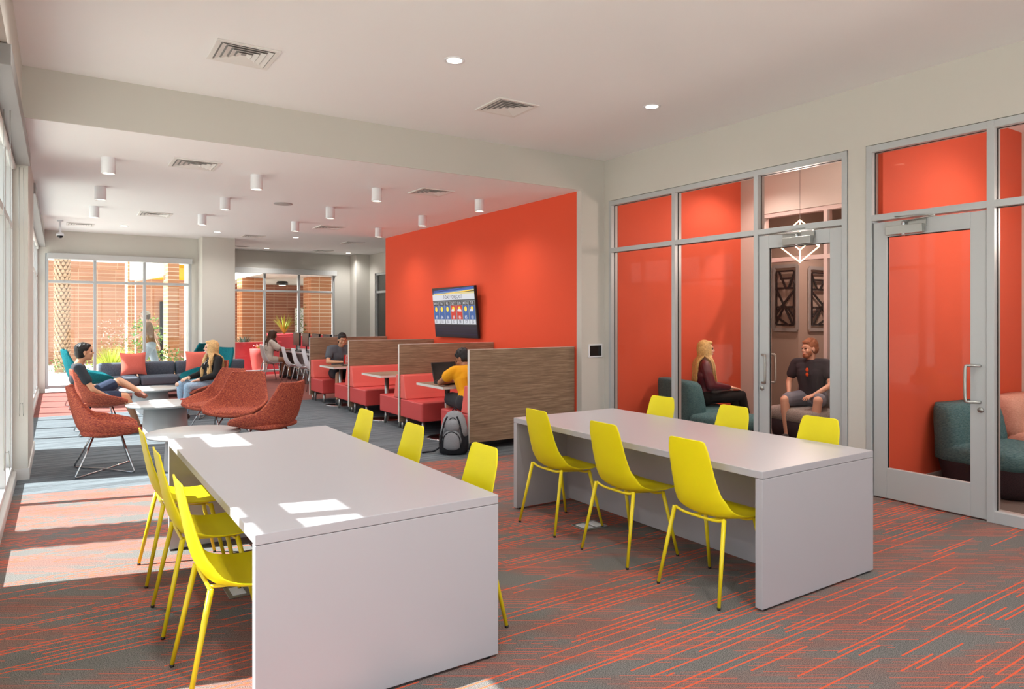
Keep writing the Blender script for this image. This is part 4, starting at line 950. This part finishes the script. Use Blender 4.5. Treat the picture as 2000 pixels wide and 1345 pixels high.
    for s in 'LR':
        sh, el, wr = J['sh'+s], J['el'+s], J['wr'+s]; lo = cfg.get('loose', .012)
        if sl <= 1: segs.append((sh, lerp(sh, el, sl), (.053+g)*w, (.044+g+lo)*w))
        else: segs += [(sh, el, (.053+g)*w, (.042+g+lo)*w), (el, lerp(el, wr, sl-1), (.042+g+lo)*w, (.030+g)*w)]
    ex = None
    if fem:
        def ex(c):
            for s in (-.075, .075): c.ell(ch+cf*.08+(shL-shR).normalized()*s, (.070, .070, .066))
    cloth('shirt', segs, cfg['shirt'], extra=ex)
    pl = cfg.get('pants', .8); segs = [(hiL, hiR, (.108+g)*w, (.108+g)*w)]
    lo = cfg.get('ploose', .014)
    for s in 'LR':
        h_, k_, a_ = J['hi'+s], J['kn'+s], J['an'+s]
        if pl <= 1: segs.append((h_, lerp(h_, k_, pl), (.092+g)*w, (.066+g+lo)*w))
        else: segs += [(h_, k_, (.092+g)*w, (.060+g)*w), (k_, lerp(k_, a_, pl-1), (.058+g)*w, (.040+g)*w)]
    cloth('trousers' if pl > 1 else 'shorts', segs, cfg['trou'])
    if cfg.get('shoe'):
        for s in 'LR':
            td = J['to'+s].normalized(); an = J['an'+s]; segs = [(an-V(0,0,.032)-td*.035, an-V(0,0,.045)+td*.14, .044, .036), (an-V(0,0,.03)-td*.03, an-V(0,0,.052)+td*.03, .044, .036)]
            cloth('shoe', segs, cfg['shoe'], .008, 2)
    # face details
    e_ = MB(); br = MB(); lp = MB()
    for s in (-1, 1):
        e_.ell(H(.077, s*.031, .010), (.0115, .014, .009), rot=R)
        br.cap(H(.090, s*.016, .034), H(.080, s*.050, .036), .0042, .003, 8)
    e_.build('eyes', mat('eye', (60, 44, 38), .2), bo); br.build('eyebrows', cfg['hairm'], bo)
    if cfg.get('smile'):
        lp.cap(H(.090, -.020, -.058), H(.090, .020, -.058), .007, .007, 8); lp.build('teeth', M['white'], bo)
    else: lp.cap(H(.0915, -.018, -.057), H(.0915, .018, -.057), .0052, .0052, 8); lp.build('lips', mat('lips', (186, 108, 96), .45), bo)
    # hair
    hk = cfg['hair']; hm = cfg['hairm']; c = MB()
    c.ell(H(-.022, 0, .046), (.098, .082, .088), 20, 12, rot=R); c.ell(H(-.045, 0, -.002), (.075, .078, .085), 18, 10, rot=R); c.ell(H(.035, 0, .088), (.055, .058, .032), rot=R)
    if hk == 'short':
        for i in range(60):
            a = random.random()*2*PI; b2 = random.random()*1.1; p = H(-.02+.098*math.sin(b2)*math.cos(a), .080*math.sin(b2)*math.sin(a), .045+.088*math.cos(b2)); c.ell(p, (.013,)*3, 8, 6)
    if hk == 'cap': pass
    v_, f_ = remeshed(c, .006, 2); k = MB(); k.add(v_, f_, 0, True)
    if hk == 'long':
        L = cfg.get('hlen', .5); N = 170; bf = J.get('bodyf', V(1,0,0)).normalized(); sidev = (shL-shR).normalized()
        for i in range(N):
            a = math.radians(38+284*(i/(N-1))); rx, ry = .088, .080
            top = H(-.015+.05*math.cos(a), .045*math.sin(a), .118); m1 = H(-.018+(rx+.006)*math.cos(a), (ry+.005)*math.sin(a), .03); m2 = H(-.02+rx*math.cos(a), (ry+.012)*math.sin(a), -.07)
            sg = 1 if math.sin(a) > 0 else -1
            back = math.cos(a) < -.25
            if back: m3 = nk-bf*(.085+.02*random.random())+sidev*math.sin(a)*.12+V(0, 0, -.02); end = m3-V(0, 0, L*.62*(.8+.2*random.random()))-bf*.03
            else: m3 = nk+bf*(.07+.03*random.random())+sidev*sg*(.08+.055*random.random())+V(0, 0, -.03); end = m3+bf*(.045)+sidev*sg*.02*random.random()-V(0, 0, L*.62*(.8+.25*random.random()))
            wv = cfg.get('wave', .0); ph = random.random()*6; pts = smoothpts([top, m1, m2, m3, lerp(m3, end, .5), end], 4)
            pts = [p+(sidev*math.sin(j*1.1+ph)+bf*math.cos(j*1.1+ph))*wv*max(0, j-8)/10 for j, p in enumerate(pts)]
            n_ = len(pts); k.tube(pts, [.007+.003*math.sin(PI*j/(n_-1)) if j < n_-3 else .004 for j in range(n_)], 6)
    k.build('hair', hm, bo)
    return bo, H, R
hairm = lambda n, c: mat(n, c, .5, var=.25, bscale=60, spec=.4)
base = dict(pelvis=(0,0,.54), chest=(-.04,0,.84), neck=(-.02,0,1.02), head=(0,0,1.145), hdir=(1,0,0), shL=(-.03,.185,.965), shR=(-.03,-.185,.965), hiL=(0,.09,.53), hiR=(0,-.09,.53),
            elL=(.08,.25,.72), elR=(.08,-.25,.72), wrL=(.30,.16,.66), wrR=(.30,-.16,.66), knL=(.42,.11,.52), knR=(.42,-.11,.52), anL=(.46,.11,.09), anR=(.46,-.11,.09), toL=(1,.15,0), toR=(1,-.15,0))
def pose(**k): d = dict(base); d.update(k); return d
navy = mat('dark_charcoal_tee', (44, 48, 56), .9); navsh = mat('navy_shorts', (40, 52, 78), .9); brn = mat('brown_leather', (120, 66, 48), .6)
# 1 man in the lounge chair, facing +x, one ankle over the other knee
person('young man in dark tee and navy shorts, legs crossed, in a red armchair', (.30, 10.95, -.02), math.radians(4),
       pose(pelvis=(.02,0,.50), chest=(-.07,0,.77), neck=(-.08,0,.965), head=(-.01,0,1.115), hdir=(1,.05,.10), shL=(-.09,.19,.905), shR=(-.09,-.19,.905), hiL=(.03,.09,.50), hiR=(.03,-.09,.49),
            elL=(.04,.27,.66), elR=(.05,-.30,.63), wrL=(.20,.22,.60), wrR=(.32,-.25,.47), knR=(.46,-.12,.50), anR=(.62,-.10,.09), knL=(.43,.22,.69), anL=(.63,-.10,.56), toL=(.35,-.9,-.1), toR=(1,.0,0), hdR=(1,0,-.2)),
       dict(skin='a', shirt=navy, trou=navsh, pants=.72, shoe=brn, hair='short', hairm=hairm('black_hair', (26, 22, 20))))
# 2 woman in the lounge chair with ripped jeans
jeans = mat('pale_denim', (150, 176, 200), .9, var=.2, bscale=40); blk = mat('black_top', (24, 22, 24), .9)
bo, H, R = person('smiling woman with long wavy blonde hair, black top and ripped jeans in a red armchair', (2.02, 11.87, -.02), math.radians(196),
       pose(pelvis=(.02,0,.52), chest=(-.05,0,.79), neck=(-.05,0,.965), head=(-.02,0,1.10), hdir=(1,-.35,.05), shL=(-.06,.18,.92), shR=(-.06,-.18,.92), elL=(.02,.25,.68), elR=(.02,-.25,.68), wrL=(.24,.14,.62), wrR=(.30,-.10,.64),
            knL=(.40,.12,.52), knR=(.42,-.10,.54), anL=(.44,.10,.09), anR=(.40,-.08,.09)),
       dict(skin='b', fem=True, shirt=blk, sleeve=1.85, trou=jeans, pants=1.9, shoe=mat('dark_sandal', (60, 40, 34), .7), hair='long', hairm=hairm('wavy_blonde_hair', (206, 166, 112)), wave=.022, hlen=.62, smile=True))
k = MB(); k.ell((.468, -.10, .545), (.03, .045, .035)); k.build('bare_knee', SKIN['b'], bo)
k = MB(); k.tube(smoothpts([(-.04, .06, .975), (.05, .03, .90), (.085, 0, .86), (.05, -.03, .90), (-.04, -.06, .975)], 4), .002, 5); k.ell((.09, 0, .855), (.006, .012, .014)); k.build('necklace', M['white'], bo)
# 3 man in grey tee in the far booth, facing the camera (-y)
gtee = mat('grey_tee', (86, 90, 98), .9)
person('young man in grey tee at a small laptop in the far booth', (4.43, 12.66, 0), math.radians(-92),
       pose(chest=(.04,0,.85), neck=(.09,0,1.04), head=(.16,0,1.15), hdir=(1,.0,-.28), shL=(.05,.20,.985), shR=(.05,-.20,.985), elL=(.20,.28,.75), elR=(.20,-.28,.75), wrL=(.40,.10,.755), wrR=(.40,-.10,.755), knR=(.44,-.16,.53), anR=(.50,-.19,.09), knL=(.44,.12,.53), curl=.6),
       dict(skin='a', shirt=gtee, trou=mat('black_shorts', (30, 30, 36), .9), pants=.85, shoe=mat('black_sneaker', (40, 40, 42), .6), hair='short', hairm=hairm('dark_hair', (28, 22, 20))))
# 4 boy in yellow, facing +y, hunched
yel = mat('golden_tee', (246, 170, 14), .9)
person('boy in golden yellow tee leaning over the nearest booth table, seen from behind', (4.24, 7.34, 0), math.radians(84),
       pose(chest=(.10,0,.80), neck=(.20,0,.95), head=(.27,0,1.045), hdir=(1,.5,-.7), shL=(.14,.19,.90), shR=(.14,-.19,.90), elL=(.38,.27,.745), elR=(.38,-.25,.745), wrL=(.52,.06,.745), wrR=(.52,-.05,.745), knL=(.42,.12,.53)),
       dict(skin='c', shirt=yel, loose=.018, sleeve=.42, trou=mat('dark_grey_shorts', (52, 50, 54), .9), pants=.9, shoe=mat('dark_shoe', (44, 40, 40), .7), hair='short', hairm=hairm('black_hair_2', (24, 18, 20))))
# 5 woman at the computer, facing +x
person('woman in loose cream top with long brown hair typing at the computer desk', (4.38, 17.72, 0), math.radians(2),
       pose(chest=(.02,0,.84), neck=(.06,0,1.015), head=(.10,0,1.13), hdir=(1,0,-.25), shL=(.02,.17,.965), shR=(.02,-.17,.965), elL=(.20,.22,.77), elR=(.22,-.22,.77), wrL=(.44,.14,.77), wrR=(.46,-.12,.77), anL=(.36,.08,.12), anR=(.50,-.12,.10)),
       dict(skin='c', fem=True, shirt=mat('cream_top', (222, 208, 196), .9), sleeve=.7, loose=.04, trou=mat('cream_hem', (206, 190, 178), .9), pants=.35, shoe=mat('dark_flat_shoe', (40, 30, 30), .6), hair='long', hairm=hairm('long_brown_hair', (78, 50, 36)), hlen=.42, wave=.004))
# 6 woman in burgundy in office
bur = mat('burgundy_satin', (96, 24, 40), .32, spec=.6)
person('woman with straight blonde hair and burgundy satin blouse seated in the glass office', (7.05, 6.15, 0), math.radians(-36),
       pose(pelvis=(0,0,.52), chest=(-.02,0,.83), neck=(0,0,1.015), head=(.03,0,1.145), hdir=(1,-.05,.05), shL=(-.02,.18,.955), shR=(-.02,-.18,.955), elL=(.0,.24,.70), elR=(.04,-.24,.70), wrR=(.31,-.12,.665), wrL=(.28,.12,.64), hdR=(1,.1,-.12),
            knR=(.46,-.09,.565), anR=(.60,.10,.20), knL=(.44,.10,.50), anL=(.42,.12,.09), curl=.3),
       dict(skin='b', fem=True, shirt=bur, sleeve=1.9, loose=.022, trou=mat('black_trousers', (30, 26, 28), .8), pants=1.95, shoe=mat('black_shoe', (20, 18, 18), .5), hair='long', hairm=hairm('straight_blonde_hair', (222, 178, 112)), hlen=.50, wave=.0))
# 7 bearded man in office, facing roughly -x
ch_ = mat('charcoal_tee', (50, 46, 54), .9); hm = hairm('ginger_brown_hair', (150, 96, 66))
bo, H, R = person('bearded man in charcoal tee and grey shorts with sunglasses on his collar', (8.16, 5.32, 0), math.radians(196),
       pose(pelvis=(0,0,.53), chest=(.03,0,.84), neck=(.04,0,1.035), head=(.07,-.01,1.165), hdir=(1,-.8,-.10), shL=(.02,.20,.97), shR=(.02,-.20,.97), elL=(.14,.27,.72), elR=(.05,-.28,.72), wrL=(.37,.13,.60), wrR=(.22,-.22,.56), knL=(.43,.20,.54), anL=(.40,.14,.09), knR=(.38,-.22,.52), anR=(.36,-.20,.09), hdL=(1,-.5,-.2)),
       dict(skin='b', shirt=ch_, trou=mat('grey_shorts', (128, 134, 148), .9), pants=.8, shoe=mat('grey_shoe', (90, 88, 90), .7), hair='short', hairm=hm))
k = MB(); k.ell(H(.055, 0, -.085), (.045, .052, .038), rot=R); k.ell(H(.03, .045, -.055), (.03, .02, .04), rot=R); k.ell(H(.03, -.045, -.055), (.03, .02, .04), rot=R); v_, f_ = remeshed(k, .006, 2); k = MB(); k.add(v_, f_, 0, True); k.build('beard', hm, bo)
k = MB(); k.T = Matrix.Translation((.172, -.01, .90)); k.ell((0, 0, .0), (.006, .02, .026)); k.ell((.0, .0, -.06), (.006, .02, .026)); k.build('sunglasses', mat('orange_lens', (226, 84, 30), .2), bo)
# 8 passer-by outside walking to the left
bo, H, R = person('person in brown tee, grey shorts and pale cap walking outside the far window', (1.88, 19.0, -.06), PI,
       pose(pelvis=(0,0,.98), chest=(.05,0,1.32), neck=(.07,0,1.52), head=(.12,0,1.66), shL=(.05,.20,1.46), shR=(.05,-.20,1.46), hiL=(0,.09,.96), hiR=(0,-.09,.96), elL=(.20,.26,1.24), elR=(-.12,-.28,1.20), wrL=(.42,.20,1.14), wrR=(-.20,-.25,.96),
            knL=(.24,.10,.53), anL=(.30,.10,.12), knR=(-.12,-.10,.52), anR=(-.42,-.10,.18), toL=(1,0,.05), toR=(1,0,-.5)),
       dict(skin='b', shirt=mat('brown_tee', (132, 92, 56), .9), trou=mat('light_grey_shorts', (168, 176, 182), .9), pants=.85, shoe=mat('white_sneaker', (220, 218, 214), .7), hair='cap', hairm=hairm('brown_hair', (110, 84, 64))))
k = MB(); k.ell(H(-.015, 0, .065), (.106, .09, .082), rot=R); k.ell(H(.12, 0, .055), (.06, .06, .010), rot=R); v_, f_ = remeshed(k, .006, 2); k = MB(); k.add(v_, f_, 0, True); k.build('cap', mat('pale_cap', (206, 190, 172), .9), bo)
